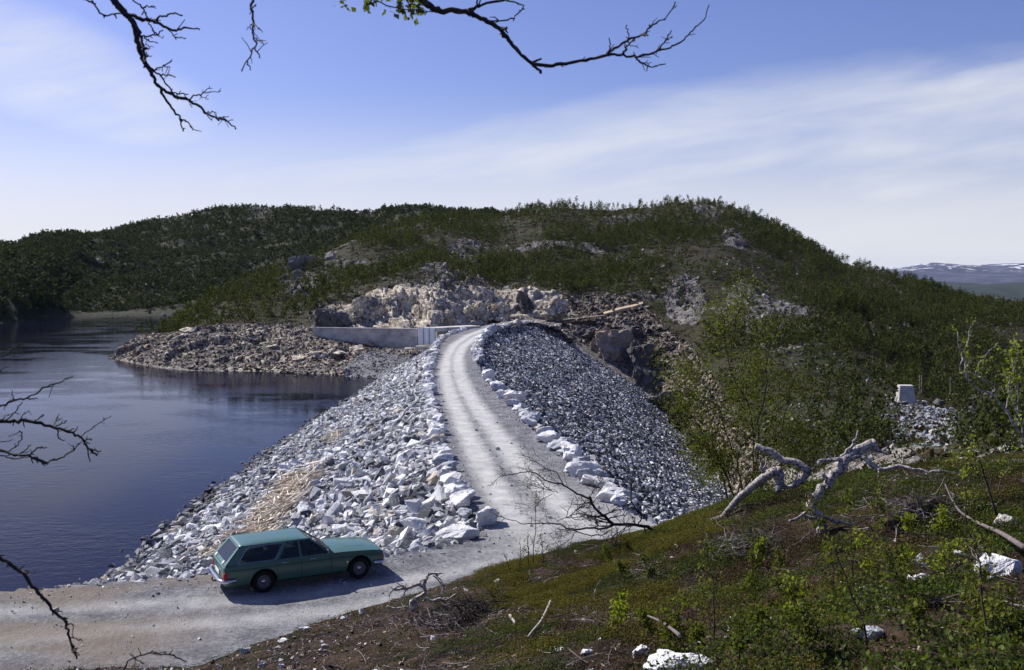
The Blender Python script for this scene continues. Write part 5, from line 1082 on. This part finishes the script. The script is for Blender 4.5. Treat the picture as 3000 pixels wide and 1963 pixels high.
hanging('birch_branch', [([(380, -160), (450, -50), (490, 0), (540, 35), (600, 65), (700, 65), (780, 75), (840, 110), (900, 140), (970, 190), (1020, 250), (1090, 330), (1160, 390)], 22, 9), ([(1155, 388), (1260, 398), (1370, 385), (1500, 365), (1610, 330), (1700, 335), (1790, 345), (1900, 315), (1990, 290), (2060, 250), (2120, 190), (2190, 120), (2230, 30)], 11, 3),
    ([(1150, 385), (1185, 415), (1212, 440)], 9, 8), ([(1610, 330), (1660, 290), (1740, 240), (1820, 215), (1890, 150), (1960, 110), (2025, 10)], 8, 3), ([(1700, 335), (1740, 270), (1790, 225)], 6, 4), ([(1610, 330), (1628, 290), (1625, 235)], 4, 3), ([(1740, 260), (1742, 210), (1732, 150)], 4, 3), ([(1780, 345), (1820, 380), (1880, 408), (1965, 388)], 6, 3), ([(1900, 315), (1960, 250), (2003, 185)], 6, 3),
    ([(790, 75), (815, 35), (830, -20)], 6, 5), ([(770, 60), (850, 25), (1000, 0), (1060, -30)], 9, 6), ([(1000, 0), (1100, 32), (1050, 105), (980, 122), (900, 130)], 4, 4), ([(960, 185), (1003, 172)], 12, 6), ([(975, 195), (1005, 208)], 8, 5), ([(600, 76), (480, 65), (360, 55), (240, 15), (170, -5)], 3, 4), ([(1820, 210), (1860, 212)], 7, 4), ([(1720, 270), (1795, 277)], 3, 2), ([(1820, 380), (1880, 380)], 3, 2), ([(1870, 165), (1893, 130)], 4, 2), ([(1970, 240), (2005, 225)], 3, 2)],
    rc_, 3.5, .01, 'thick dark branch sweeping down then out to the right against the sky', rg, leaves=[(350, 50), (380, 60), (370, 35), (400, 65), (430, 40), (345, 30), (470, 35), (450, 85), (185, 25), (190, 10), (20, 2), (10, 5), (250, 0), (435, 15)])
rd_ = lambda L: [(x * .6502, 950 + y * .6506) for x, y in L]
hanging('birch_branch', [([(-300, 400), (-120, 420), (0, 440), (80, 435), (150, 440), (240, 462), (330, 495), (370, 515), (400, 560), (435, 592)], 13, 5), ([(365, 505), (430, 455), (500, 412)], 3, 2), ([(-150, 430), (0, 370), (60, 345), (130, 325), (200, 285), (250, 265), (330, 235)], 7, 3), ([(380, 520), (415, 520)], 4, 3), ([(400, 560), (455, 575)], 5, 3),
    ([(-200, 520), (0, 570), (60, 585), (130, 597), (215, 630)], 10, 5), ([(150, 600), (215, 620), (270, 605), (320, 570), (360, 535)], 6, 3), ([(0, 590), (60, 605), (130, 597)], 4, 3), ([(240, 462), (262, 410)], 4, 3), ([(250, 462), (300, 435)], 4, 3), ([(150, 440), (195, 410)], 4, 3), ([(80, 435), (130, 385)], 4, 2), ([(260, 475), (262, 505), (285, 525)], 4, 3), ([(130, 597), (170, 555), (210, 555)], 5, 3), ([(30, 580), (80, 540), (100, 500), (85, 480)], 4, 3), ([(20, 440), (60, 400), (100, 350)], 4, 3), ([(300, 485), (335, 470)], 4, 3), ([(60, 345), (48, 295)], 3, 2), ([(130, 335), (170, 335)], 4, 3), ([(0, 440), (40, 405)], 3, 2), ([(80, 590), (140, 545)], 4, 3), ([(330, 565), (330, 545)], 3, 2), ([(-100, 540), (0, 528), (55, 520)], 4, 2)],
    rd_, 3.6, .01, 'dark twiggy branch reaching in from the left over the lake', rg)
hanging('birch_branch', [([(-200, 900), (0, 1050), (50, 1085), (100, 1120), (150, 1185), (200, 1235), (240, 1290), (290, 1340), (310, 1400), (325, 1450), (345, 1505)], 13, 6), ([(90, 1115), (160, 1120)], 5, 3), ([(240, 1290), (280, 1295)], 5, 3), ([(290, 1340), (335, 1355)], 4, 3), ([(310, 1405), (370, 1426)], 4, 3), ([(325, 1460), (355, 1490)], 5, 4)],
    rd_, 3.2, .01, 'dark branch drooping across the gravel in the lower left corner', rg)
hanging('birch_branch', [([(-100, 220), (0, 150), (50, 115), (103, 88)], 5, 3), ([(-80, 230), (0, 205), (35, 192)], 4, 2)], rd_, 3.6, .01, 'single thin twig at the left edge above the twiggy branch', rg)
hanging('birch_branch', [([(540, 1640), (560, 1550), (600, 1500), (680, 1480), (769, 1490), (840, 1520)], 5, 4), ([(600, 1500), (650, 1530)], 4, 3), ([(680, 1480), (750, 1475)], 4, 2), ([(610, 1505), (590, 1480)], 4, 3)], rd_, 3.4, .01, 'dark twig tip rising at the bottom edge over the gravel', rg)

# driftwood thrown up on the lake side of the dam
rg = np.random.default_rng(9); mb = MB(); band = [((745, 1585), (870, 1410), 56, 420), ((840, 1480), (935, 1370), 34, 170), ((955, 1300), (1000, 1275), 26, 60), ((1030, 1190), (1060, 1165), 12, 22), ((1090, 1140), (1120, 1118), 10, 18), ((600, 1640), (700, 1580), 26, 50)]
for a, b, wd, n in band:
    for _ in range(n):
        f = rg.random(); x = a[0] + (b[0] - a[0]) * f; y = a[1] + (b[1] - a[1]) * f; w_ = rg.normal(0, wd * .36); q = onup(x + w_ * .8, y + w_ * .45) + rg.normal(0, .12, 3); q[2] += rg.uniform(.10, .42); l = rg.uniform(.5, 1.9) * min(1, wd / 40)
        d = np.array([.55, .75, .18]) + rg.normal(0, .55, 3) * np.array([1, 1, .3]); d /= np.linalg.norm(d); t_ = np.linspace(-.5, .5, 4)[:, None]
        mb.tube(q + d * t_ * l + rg.normal(0, .12, 3) * t_ ** 2 * l, rg.uniform(.018, .05) * np.array([1, 1, .9, .6]), 5)
tag(mb.build('driftwood', M['drift'], None, True), 'bleached tan driftwood washed up in a streak on the lake side of the dam', 'driftwood', kind='stuff')
for x0, y0, x1, y1, lb in [(555, 1632, 612, 1612, 'lone bleached pole left of the car on the pale stones'), (905, 1545, 925, 1528, 'short tan pole sticking up at the lower end of the driftwood')]:
    a, b = onup(x0, y0), onup(x1, y1); a[2] += .35; b[2] += .35; mb = MB(); mb.tube([a, a * .5 + b * .5, b], [.05, .045, .035], 7); tag(mb.build('driftwood_pole', M['drift'], None, True), lb, 'pole')
# ---------------------------------------------------------------- the estate car
M['paint'] = material('green_car_paint', lambda t: t.mix(t.math('MULTIPLY', t.noise(t.obj, 3, 4), .25), (.050, .128, .098), (.08, .155, .125)), rough=.32, spec=.5, Coat_Weight=.35, Coat_Roughness=.12)
M['chrome'] = material('chrome', lambda t: (.62, .63, .66), rough=.16, Metallic=1.0)
M['rubber'] = material('rubber', lambda t: (.012, .012, .013), rough=.85)
M['black'] = material('black_trim', lambda t: (.01, .01, .011), rough=.6)
M['seat'] = material('seat_vinyl', lambda t: (.035, .028, .024), rough=.6)
M['redlamp'] = material('red_lamp_glass', lambda t: (.45, .015, .02), rough=.2)
M['orangelamp'] = material('orange_lamp_glass', lambda t: (.6, .2, .03), rough=.2)
M['whitepl'] = material('white_plate', lambda t: (.75, .75, .72), rough=.5)
M['wheel'] = material('grey_wheel_paint', lambda t: (.13, .12, .13), rough=.5)
M['cloth'] = material('folded_cloth', lambda t: t.mix(t.noise(t.obj, 6, 3), (.35, .25, .15), (.65, .55, .42)), rough=.9)
M['stripe'] = material('seam_shadow', lambda t: (.008, .02, .016), rough=.8)
def glassmat():
    m = bpy.data.materials.new('window_glass'); m.use_nodes = True; t = NT(m.node_tree); t.n.clear(); o = t.new('ShaderNodeOutputMaterial')
    tr_ = t.new('ShaderNodeBsdfTransparent', inp={'Color': (.62, .68, .70)}); gl = t.new('ShaderNodeBsdfGlossy', inp={'Color': (1, 1, 1), 'Roughness': .04}); fr = t.new('ShaderNodeFresnel', inp={'IOR': 1.3})
    mx = t.new('ShaderNodeMixShader', inp={0: fr.outputs[0]}); t.l.new(tr_.outputs[0], mx.inputs[1]); t.l.new(gl.outputs[0], mx.inputs[2]); t.l.new(mx.outputs[0], o.inputs[0]); return m
M['glass'] = glassmat()
rearw = P(791, 1734, z=0); frontw = P(1063, 1694, z=0); hd = math.atan2(frontw[1] - rearw[1], frontw[0] - rearw[0])
WB = 2.77; XR, XF = 1.10, 3.87; YW = .70
fw = np.array([math.cos(hd), math.sin(hd), 0]); lf = np.array([-fw[1], fw[0], 0]); mid = (rearw + frontw) / 2
org = mid - fw * ((XR + XF) / 2 + .15) + lf * (YW + .08); org[2] = .015
car = empty('estate_car', tuple(org), hd, 'green estate car parked on the gravel with its tailgate facing left', 'car')
# lower body: rings along the length, arches cut out
def ring(x, w, zb, zs, zt, crown=.02, inn=.86):
    h = [(0, zb), (.80 * w, zb), (.955 * w, zb + .09), (.992 * w, (zb + zs) / 2 - .02), (w, zs - .06), (.994 * w, zs), (.972 * w, zs + .012), (.955 * w, zt - .035), (.93 * w, zt - .006), (inn * w, zt + .004), (.5 * w, zt + crown), (0, zt + crown * 1.15)]
    r = [(x, y, z) for y, z in h] + [(x, -y, z) for y, z in h[-2:0:-1]]; return r
st = [(0.02, .80, .35, .70, .80, .0), (.05, .83, .30, .715, .835, .005), (.18, .865, .25, .725, .865, .01), (.5, .885, .235, .73, .875, .015), (XR - .45, .89, .235, .73, .875, .015), (XR, .895, .23, .728, .875, .015), (XR + .45, .895, .22, .725, .872, .015), (2.0, .895, .22, .72, .868, .015), (2.6, .89, .22, .715, .868, .015), (3.0, .885, .22, .71, .870, .03), (3.2, .88, .22, .708, .868, .045), (XF - .35, .875, .225, .70, .855, .045), (XF, .87, .23, .69, .835, .042), (XF + .4, .86, .245, .672, .805, .036), (4.50, .845, .28, .655, .775, .028), (4.60, .83, .33, .64, .745, .02), (4.63, .81, .40, .62, .715, .01)]
rings = [ring(x, w_, zb, zs, zt, c) for x, w_, zb, zs, zt, c in st]
n = len(rings[0]); V = np.array(rings).reshape(-1, 3); Q = [[i * n + j, i * n + (j + 1) % n, (i + 1) * n + (j + 1) % n, (i + 1) * n + j] for i in range(len(rings) - 1) for j in range(n)]
bm = bmesh.new(); vs = [bm.verts.new(q) for q in V]; [bm.faces.new([vs[i] for i in f]) for f in Q]; bm.faces.new(vs[:n][::-1]); bm.faces.new(vs[-n:]); bmesh.ops.recalc_face_normals(bm, faces=bm.faces)
me = bpy.data.meshes.new('body'); bm.to_mesh(me); bm.free(); me.materials.append(M['paint']); body = bpy.data.objects.new('body', me); COL.objects.link(body)
cut_objs = []
for x in (XR, XF):
    for s in (-1, 1):
        bm = bmesh.new(); bmesh.ops.create_cone(bm, cap_ends=True, segments=40, radius1=.375, radius2=.375, depth=.42, matrix=Matrix.Translation((x, s * .86, .325)) @ Matrix.Rotation(R(90), 4, 'X'))
        m2 = bpy.data.meshes.new('cutter'); bm.to_mesh(m2); bm.free(); m2.materials.append(M['black']); co = bpy.data.objects.new('cutter', m2); COL.objects.link(co); cut_objs.append(co)
        md = body.modifiers.new('cut', 'BOOLEAN'); md.operation = 'DIFFERENCE'; md.object = co; md.solver = 'EXACT'
bpy.context.view_layer.update(); dg = bpy.context.evaluated_depsgraph_get(); nm_ = bpy.data.meshes.new_from_object(body.evaluated_get(dg)); body.modifiers.clear(); body.data = nm_; body.parent = car
if len(nm_.materials) < 2: nm_.materials.append(M['black'])
for pl in nm_.polygons:
    c = pl.center
    inarch = any(abs(math.hypot(c[0] - x, c[2] - .325)) < .372 and abs(c[1]) < .89 and c[2] > .1 for x in (XR, XF)); pl.material_index = 1 if inarch else 0
for co in cut_objs: bpy.data.objects.remove(co)
bm = bmesh.new(); bm.from_mesh(nm_); 
for f in bm.faces: f.smooth = True
for e in bm.edges:
    if len(e.link_faces) == 2 and e.calc_face_angle(0) > R(24): e.smooth = False
bm.to_mesh(nm_); bm.free()
# greenhouse
ZB, ZR = .868, 1.335
def yside(z): return .815 - (z - ZB) / (ZR - ZB) * .155
xa0, xa1 = 3.10, 2.42      # windscreen foot, top
xd0, xd1 = .10, .52        # tailgate glass foot, top
def side(x, z, s, off=0.): return (x, s * (yside(z) + off), z)
def panel(poly, s, name, mat, th=.03, off=0., parent=None):
    """thin panel following the side of the cabin; poly in (x, z)"""
    n = len(poly); V = [side(x, z, s, off) for x, z in poly] + [side(x, z, s, off - th) for x, z in poly]; bm = bmesh.new(); vs = [bm.verts.new(v_) for v_ in V]
    bm.faces.new(vs[:n]); bm.faces.new(vs[n:][::-1]); [bm.faces.new([vs[i], vs[(i + 1) % n], vs[n + (i + 1) % n], vs[n + i]]) for i in range(n)]; bmesh.ops.recalc_face_normals(bm, faces=bm.faces)
    m_ = bpy.data.meshes.new(name); bm.to_mesh(m_); bm.free(); m_.materials.append(mat); o = bpy.data.objects.new(name, m_); COL.objects.link(o); o.parent = parent or car; return o
lerp = lambda a, b, f: a + (b - a) * f
zl, zu = ZB + .025, ZR - .035
# windows along the side: quarter, rear door, front door (corners: foot rear, foot front, top front, top rear)
qtr = [(.40, zl), (1.36, zl), (1.44, zl + .03), (1.70, zu), (.74, zu), (.68, zu - .03)]
rdw = [(1.52, zl), (2.13, zl), (2.09, zu), (1.80, zu)]
fdw = [(2.20, zl), (2.98, zl), (2.94, zl + .04), (2.42, zu), (2.16, zu)]
for s in (-1, 1):
    panel([(xd0 + .02, ZB), (.40, zl), (.68, zu - .03), (.74, zu), (xd1 + .10, ZR), (xd1, ZR)], s, 'rear_pillar', M['paint'], .05)
    panel([(1.36, ZB), (1.54, ZB), (1.83, ZR), (1.69, ZR), (1.44, zl + .03)], s, 'door_pillar', M['paint'], .04, .001)
    panel([(2.125, ZB), (2.205, ZB), (2.165, ZR), (2.085, ZR)], s, 'door_pillar', M['paint'], .04, .001)
    panel([(2.97, ZB), (xa0 + .02, ZB), (xa1 + .06, ZR), (xa1 - .03, ZR)], s, 'windscreen_pillar', M['paint'], .05)
    panel([(.36, ZB - .03), (3.05, ZB - .03), (3.02, zl), (.39, zl)], s, 'window_sill', M['paint'], .03, .004)
    panel([(.70, zu), (2.50, zu), (2.44, ZR + .012), (.60, ZR + .012)], s, 'roof_rail', M['paint'], .03, .003)
    for nmw, poly in (('quarter_window', qtr), ('rear_door_window', rdw), ('front_door_window', fdw)):
        w_ = panel(poly, s, nmw, M['glass'], .006, -.014)
        ring_ = [side(x, z, s, .006) for x, z in poly + [poly[0]]]; mb = MB(); mb.tube(ring_, .0075, 5); mb.build('window_trim', M['chrome'] if nmw == 'quarter_window' else M['black'], w_)
# roof
nx, nyy = 20, 15; V = []; 
for i in range(nx):
    f = i / (nx - 1); x = lerp(xd1 - .06, xa1 + .05, f); zc = 1.385 - .028 * (2 * f - 1) ** 2 - .025 * max(0, (f - .8) / .2) ** 2 - .02 * max(0, (.1 - f) / .1) ** 2
    for j in range(nyy):
        g = 2 * j / (nyy - 1) - 1; y = g * (yside(ZR) + .012); V.append((x, y, zc - (zc - ZR) * abs(g) ** 4.5))
Vb = [(x, y * .97, z - .03) for x, y, z in V]; Q = [[i * nyy + j, (i + 1) * nyy + j, (i + 1) * nyy + j + 1, i * nyy + j + 1] for i in range(nx - 1) for j in range(nyy - 1)]; m0 = len(V)
Qb = [[q + m0 for q in f[::-1]] for f in Q]; per = [j for j in range(nyy)] + [i * nyy + nyy - 1 for i in range(1, nx)] + [(nx - 1) * nyy + j for j in range(nyy - 2, -1, -1)] + [i * nyy for i in range(nx - 2, 0, -1)]
Qs = [[per[k], per[(k + 1) % len(per)], per[(k + 1) % len(per)] + m0, per[k] + m0] for k in range(len(per))]
link_mesh('roof', V + Vb, None, Q + Qb + Qs, M['paint'], car, True)
def quadpanel(c4, name, mat, th=.02, parent=None):
    """flat or slightly bent panel through four corners, thickness inward"""
    c4 = np.array(c4, float); nrm = np.cross(c4[1] - c4[0], c4[3] - c4[0]); nrm /= np.linalg.norm(nrm); V = np.concatenate([c4, c4 - nrm * th])
    return link_mesh(name, V, None, [[0, 1, 2, 3], [7, 6, 5, 4], [0, 4, 5, 1], [1, 5, 6, 2], [2, 6, 7, 3], [3, 7, 4, 0]], mat, parent or car)
# windscreen
yb, yt = yside(ZB) - .03, yside(ZR) - .02
ws = quadpanel([(xa0 - .01, -yb, ZB + .01), (xa0 - .01, yb, ZB + .01), (xa1 + .03, yt, ZR - .005), (xa1 + .03, -yt, ZR - .005)], 'windscreen', M['glass'], .008)
mb = MB(); mb.tube([(xa0, -yb, ZB + .015), (xa0, yb, ZB + .015)], .012, 6); mb.tube([(xa0, -yb, ZB + .015), (xa1 + .04, -yt, ZR)], .010, 6); mb.tube([(xa0, yb, ZB + .015), (xa1 + .04, yt, ZR)], .010, 6); mb.build('windscreen_trim', M['black'], ws)
for y in (-.35, .2): mb = MB(); mb.tube([(xa0 + .04, y, ZB + .035), (xa0 - .12, y + .22, ZB + .13)], .007, 5); mb.build('wiper', M['black'], car)
# tailgate: lower door, glass, frame
tg = quadpanel([(.012, .66, .50), (.012, -.66, .50), (.055, -.67, ZB + .0), (.055, .67, ZB + .0)], 'tailgate', M['paint'], .03)
def tgp(f, y): return (lerp(.055, xd1 - .03, f), y, lerp(ZB, ZR + .005, f))
ytb, ytt = .74, .63
for s in (-1, 1): quadpanel([tgp(0, s * .80) if s > 0 else tgp(0, -.62), tgp(0, .62) if s > 0 else tgp(0, -.80), tgp(1, .54) if s > 0 else tgp(1, -.655), tgp(1, .655) if s > 0 else tgp(1, -.54)], 'tailgate_frame', M['paint'], .05, tg)
quadpanel([tgp(0, .62), tgp(0, -.62), tgp(.14, -.61), tgp(.14, .61)], 'tailgate_frame', M['paint'], .04, tg); quadpanel([tgp(.90, .55), tgp(.90, -.55), tgp(1.0, -.55), tgp(1.0, .55)], 'tailgate_frame', M['paint'], .04, tg)
quadpanel([np.array(tgp(.13, .62)) + [.012, 0, 0], np.array(tgp(.13, -.62)) + [.012, 0, 0], np.array(tgp(.92, -.555)) + [.012, 0, 0], np.array(tgp(.92, .555)) + [.012, 0, 0]], 'tailgate_window', M['glass'], .006, tg)
for y in (.50, -.46):
    bm = bmesh.new(); bmesh.ops.create_cone(bm, cap_ends=True, segments=20, radius1=.055, radius2=.055, depth=.006, matrix=Matrix.Translation(Vector(tgp(.07, y)) + Vector((-.014, 0, .012))) @ Matrix.Rotation(math.atan2(ZR - ZB, xd1 - .085) * -1, 4, 'Y')); m_ = bpy.data.meshes.new('round_sticker'); bm.to_mesh(m_); bm.free(); m_.materials.append(M['whitepl']); o = bpy.data.objects.new('round_sticker', m_); COL.objects.link(o); o.parent = tg
mb = MB(); mb.box((-.004, 0, .58), (.014, .50, .11)); mb.build('number_plate', M['whitepl'], tg)
mb = MB(); mb.box((.004, 0, .70), (.02, .12, .03)); mb.build('latch', M['chrome'], tg)
# lamps, bumpers, hitch
for s in (-1, 1):
    mb = MB(); mb.box((.035, s * .755, .60), (.05, .12, .20)); tl = mb.build('tail_light', M['redlamp'], car); mb = MB(); mb.box((.07, s * .84, .60), (.11, .02, .20)); mb.build('wrap_lens', M['redlamp'], tl); mb = MB(); mb.box((.032, s * .755, .675), (.054, .122, .05)); mb.build('indicator_lens', M['orangelamp'], tl)
    mb = MB(); mb.tube([(4.62, s * .62, .58), (4.655, s * .62, .58)], .105, 20); mb.build('headlight', M['whitepl'], car); mb = MB(); mb.box((4.59, s * .80, .56), (.09, .05, .13)); mb.build('indicator', M['orangelamp'], car)
mb = MB(); mb.box((4.632, 0, .57), (.03, 1.0, .17)); gr = mb.build('grille', M['black'], car)
for z in (.50, .53, .56, .59, .62, .65): mb = MB(); mb.box((4.652, 0, z), (.012, .98, .008)); mb.build('bar', M['chrome'], gr)
mb = MB(); mb.tube([(.32, -.905, .47), (.10, -.90, .465), (-.02, -.85, .46), (-.075, -.6, .46), (-.085, 0, .46), (-.075, .6, .46), (-.02, .85, .46), (.10, .90, .465), (.32, .905, .47)], .052, 10); b_ = mb.build('rear_bumper', M['chrome'], car, True); b_.scale = (1, 1, 1)
mb = MB(); mb.tube([(4.30, -.885, .44), (4.55, -.88, .43), (4.64, -.82, .43), (4.68, -.5, .43), (4.69, 0, .43), (4.68, .5, .43), (4.64, .82, .43), (4.55, .88, .43), (4.30, .885, .44)], .05, 10); mb.build('front_bumper', M['chrome'], car, True)
mb = MB(); mb.tube([(.3, 0, .30), (-.12, 0, .29), (-.15, 0, .34), (-.15, 0, .40)], .022, 8); mb.build('tow_hitch', M['black'], car, True)
# wheels
def wheel(x, s):
    t_ = []; prof = [(.24, -.085), (.285, -.092), (.308, -.07), (.318, 0), (.308, .07), (.285, .092), (.24, .085)]; N = 36
    def rev(prof, name, mat, parent, closed=False, smooth=True):
        V = [(r * math.cos(a), y, r * math.sin(a)) for r, y in prof for a in np.arange(N) / N * 2 * math.pi]; m_ = len(prof); Q = [[i * N + j, i * N + (j + 1) % N, (i + 1) * N + (j + 1) % N, (i + 1) * N + j] for i in range(m_ - 1) for j in range(N)]
        return link_mesh(name, V, None, Q, mat, parent, smooth)
    rev([(.19, -.075)] + prof + [(.19, .075)], 'tyre', M['rubber'], None)
    ty = bpy.context.scene.collection.objects[-1]; ty.name = 'wheel'; ty.parent = car; ty.location = (x, s * (YW + .065), .318)
    rev([(0, .045 * s), (.05, .060 * s), (.055, .060 * s), (.075, .045 * s), (.115, .040 * s), (.125, .052 * s), (.15, .050 * s), (.165, .03 * s), (.178, .045 * s), (.198, .070 * s), (.203, .074 * s), (.215, .070 * s)], 'rim', M['wheel'], ty)
    rev([(0, .075 * s), (.035, .072 * s), (.06, .060 * s), (.062, .045 * s)], 'hub_cap', M['chrome'], ty)
    return ty
for x in (XR, XF):
    for s in (-1, 1): wheel(x, s)
# seams, handles, mirror, filler flap, wing badge
def ringy(x, z):
    k = np.interp(x, [a_[0] for a_ in st], range(len(st))); i = int(min(k, len(st) - 2)); f = k - i; a_ = [lerp(st[i][q], st[i + 1][q], f) for q in range(6)]; pr = ring(*a_)[:12]; zz = [q[2] for q in pr[1:10]]; yy = [q[1] for q in pr[1:10]]; return float(np.interp(z, zz, yy))
def seam(pts, s, name='seam', r=.0065, mat='stripe'):
    mb = MB(); mb.tube([(x, s * (ringy(x, z) + .001), z) for x, z in pts], r, 5); return mb.build(name, M[mat], car)
for s in (-1, 1):
    seam([(3.03, z) for z in np.linspace(.25, .86, 9)], s, 'door_seam'); seam([(2.165, z) for z in np.linspace(.25, .86, 9)], s, 'door_seam')
    seam([(1.47, .86), (1.47, .74), (1.475, .62), (1.49, .48), (1.53, .32), (1.56, .25)], s, 'door_seam')
    seam([(x, np.interp(x, [a_[0] for a_ in st], [a_[3] for a_ in st]) + .004) for x in np.linspace(.1, 4.5, 40)], s, 'waist_seam', .005)
    seam([(x, .285) for x in np.linspace(1.55, 3.40, 12)], s, 'sill_strip', .010, 'black')
    for x0 in (XR, XF):
        mb = MB(); th = np.linspace(R(5), R(175), 24); mb.tube([(x0 + .385 * math.cos(a_), s * (ringy(x0 + .385 * math.cos(a_), .325 + .385 * math.sin(a_)) + .002), .325 + .385 * math.sin(a_)) for a_ in th], .014, 6); mb.build('arch_lip', M['paint'], car, True)
    for x0 in (1.62, 2.42):
        mb = MB(); y = ringy(x0, .79) + .018; mb.tube([(x0 - .01, s * y, .795), (x0 + .08, s * (y + .012), .797), (x0 + .17, s * y, .795)], .011, 6); mb.build('door_handle', M['chrome'], car, True)
    mb = MB(); mb.box((3.50, s * (ringy(3.5, .58) + .004), .56), (.03, .012, .05)); mb.build('wing_badge', M['chrome'], car)
    if s < 0:
        mb = MB(); y = ringy(2.93, .86); mb.tube([(2.90, s * y * .96, .87), (2.90, s * (y + .05), .93)], .009, 6); mi = mb.build('door_mirror', M['chrome'], car); mb = MB(); mb.box((2.91, s * (y + .09), .965), (.035, .13, .085)); mb.build('mirror_head', M['chrome'], mi)
for a_, b_ in ((.52, .64),):
    seam([(.78, b_), (.78, a_), (.92, a_), (.92, b_), (.78, b_)], -1, 'fuel_flap', .004)
# bonnet ridges
for y in (-.42, .42): mb = MB(); mb.tube([(3.2, y, .893), (3.6, y * .98, .884), (4.1, y * .95, .850), (4.5, y * .92, .797)], [.014, .016, .016, .010], 6); mb.build('bonnet_ridge', M['paint'], car, True)
# inside
mb = MB(); mb.box((1.75, 0, .885), (2.6, 1.56, .012)); mb.build('floor_panel', M['black'], car)
for x, wd in ((2.55, .5), (1.72, 1.25)):
    for y in ((-.36, .36) if wd < 1 else (0,)):
        mb = MB(); mb.box((x, y, .93), (.42, wd, .09)); sa = mb.build('seat', M['seat'], car); c_, s_ = math.cos(R(14)), math.sin(R(14)); mb = MB(); mb.box((x - .24, y, 1.05), (.11, wd, .36), [[c_, 0, -s_], [0, 1, 0], [s_, 0, c_]]); mb.build('seat_back', M['seat'], sa)
        if wd < 1: mb = MB(); mb.box((x - .29, y, 1.24), (.08, .24, .11)); mb.build('headrest', M['seat'], sa)
th = np.linspace(0, 2 * math.pi, 24); mb = MB(); mb.tube([(2.83 + .06 * math.sin(a_), .36 + .18 * math.cos(a_), 1.0 + .17 * math.sin(a_)) for a_ in th], .012, 6); mb.build('steering_wheel', M['black'], car)
mb = MB(); mb.box((2.95, 0, .92), (.22, 1.35, .08)); mb.build('dashboard', M['black'], car)
mb = MB(); mb.tube([(2.17, -.62, 1.28), (2.13, -.60, 1.1), (2.05, -.55, .93)], .014, 5); mb.build('seat_belt', M['timber'], car)
mb = MB(); mb.tube([(.55, -.35, .96), (.9, -.1, .98), (1.3, .2, .97)], [.07, .09, .06], 10); tag(mb.build('rolled_blanket', M['cloth'], None, True), 'rolled tan blanket lying in the boot of the green car', 'blanket'); bl = COL.objects[-1]; bl.matrix_world = Matrix.Translation(Vector(org)) @ Matrix.Rotation(hd, 4, 'Z')

# ---------------------------------------------------------------- haze between here and the far mountains
hm = bpy.data.materials.new('haze'); hm.use_nodes = True; t = NT(hm.node_tree); t.n.clear()
pv = t.new('ShaderNodeVolumePrincipled', inp={'Color': (.62, .74, 1.0), 'Density': .000016, 'Anisotropy': .2}); o = t.new('ShaderNodeOutputMaterial'); t.l.new(pv.outputs[0], o.inputs['Volume'])
mb = MB(); mb.box((1000, 7900, -460), (26400, 17600, 1300)); tag(mb.build('haze', hm), 'thin blue haze over the distant mountains', 'haze', kind='stuff')
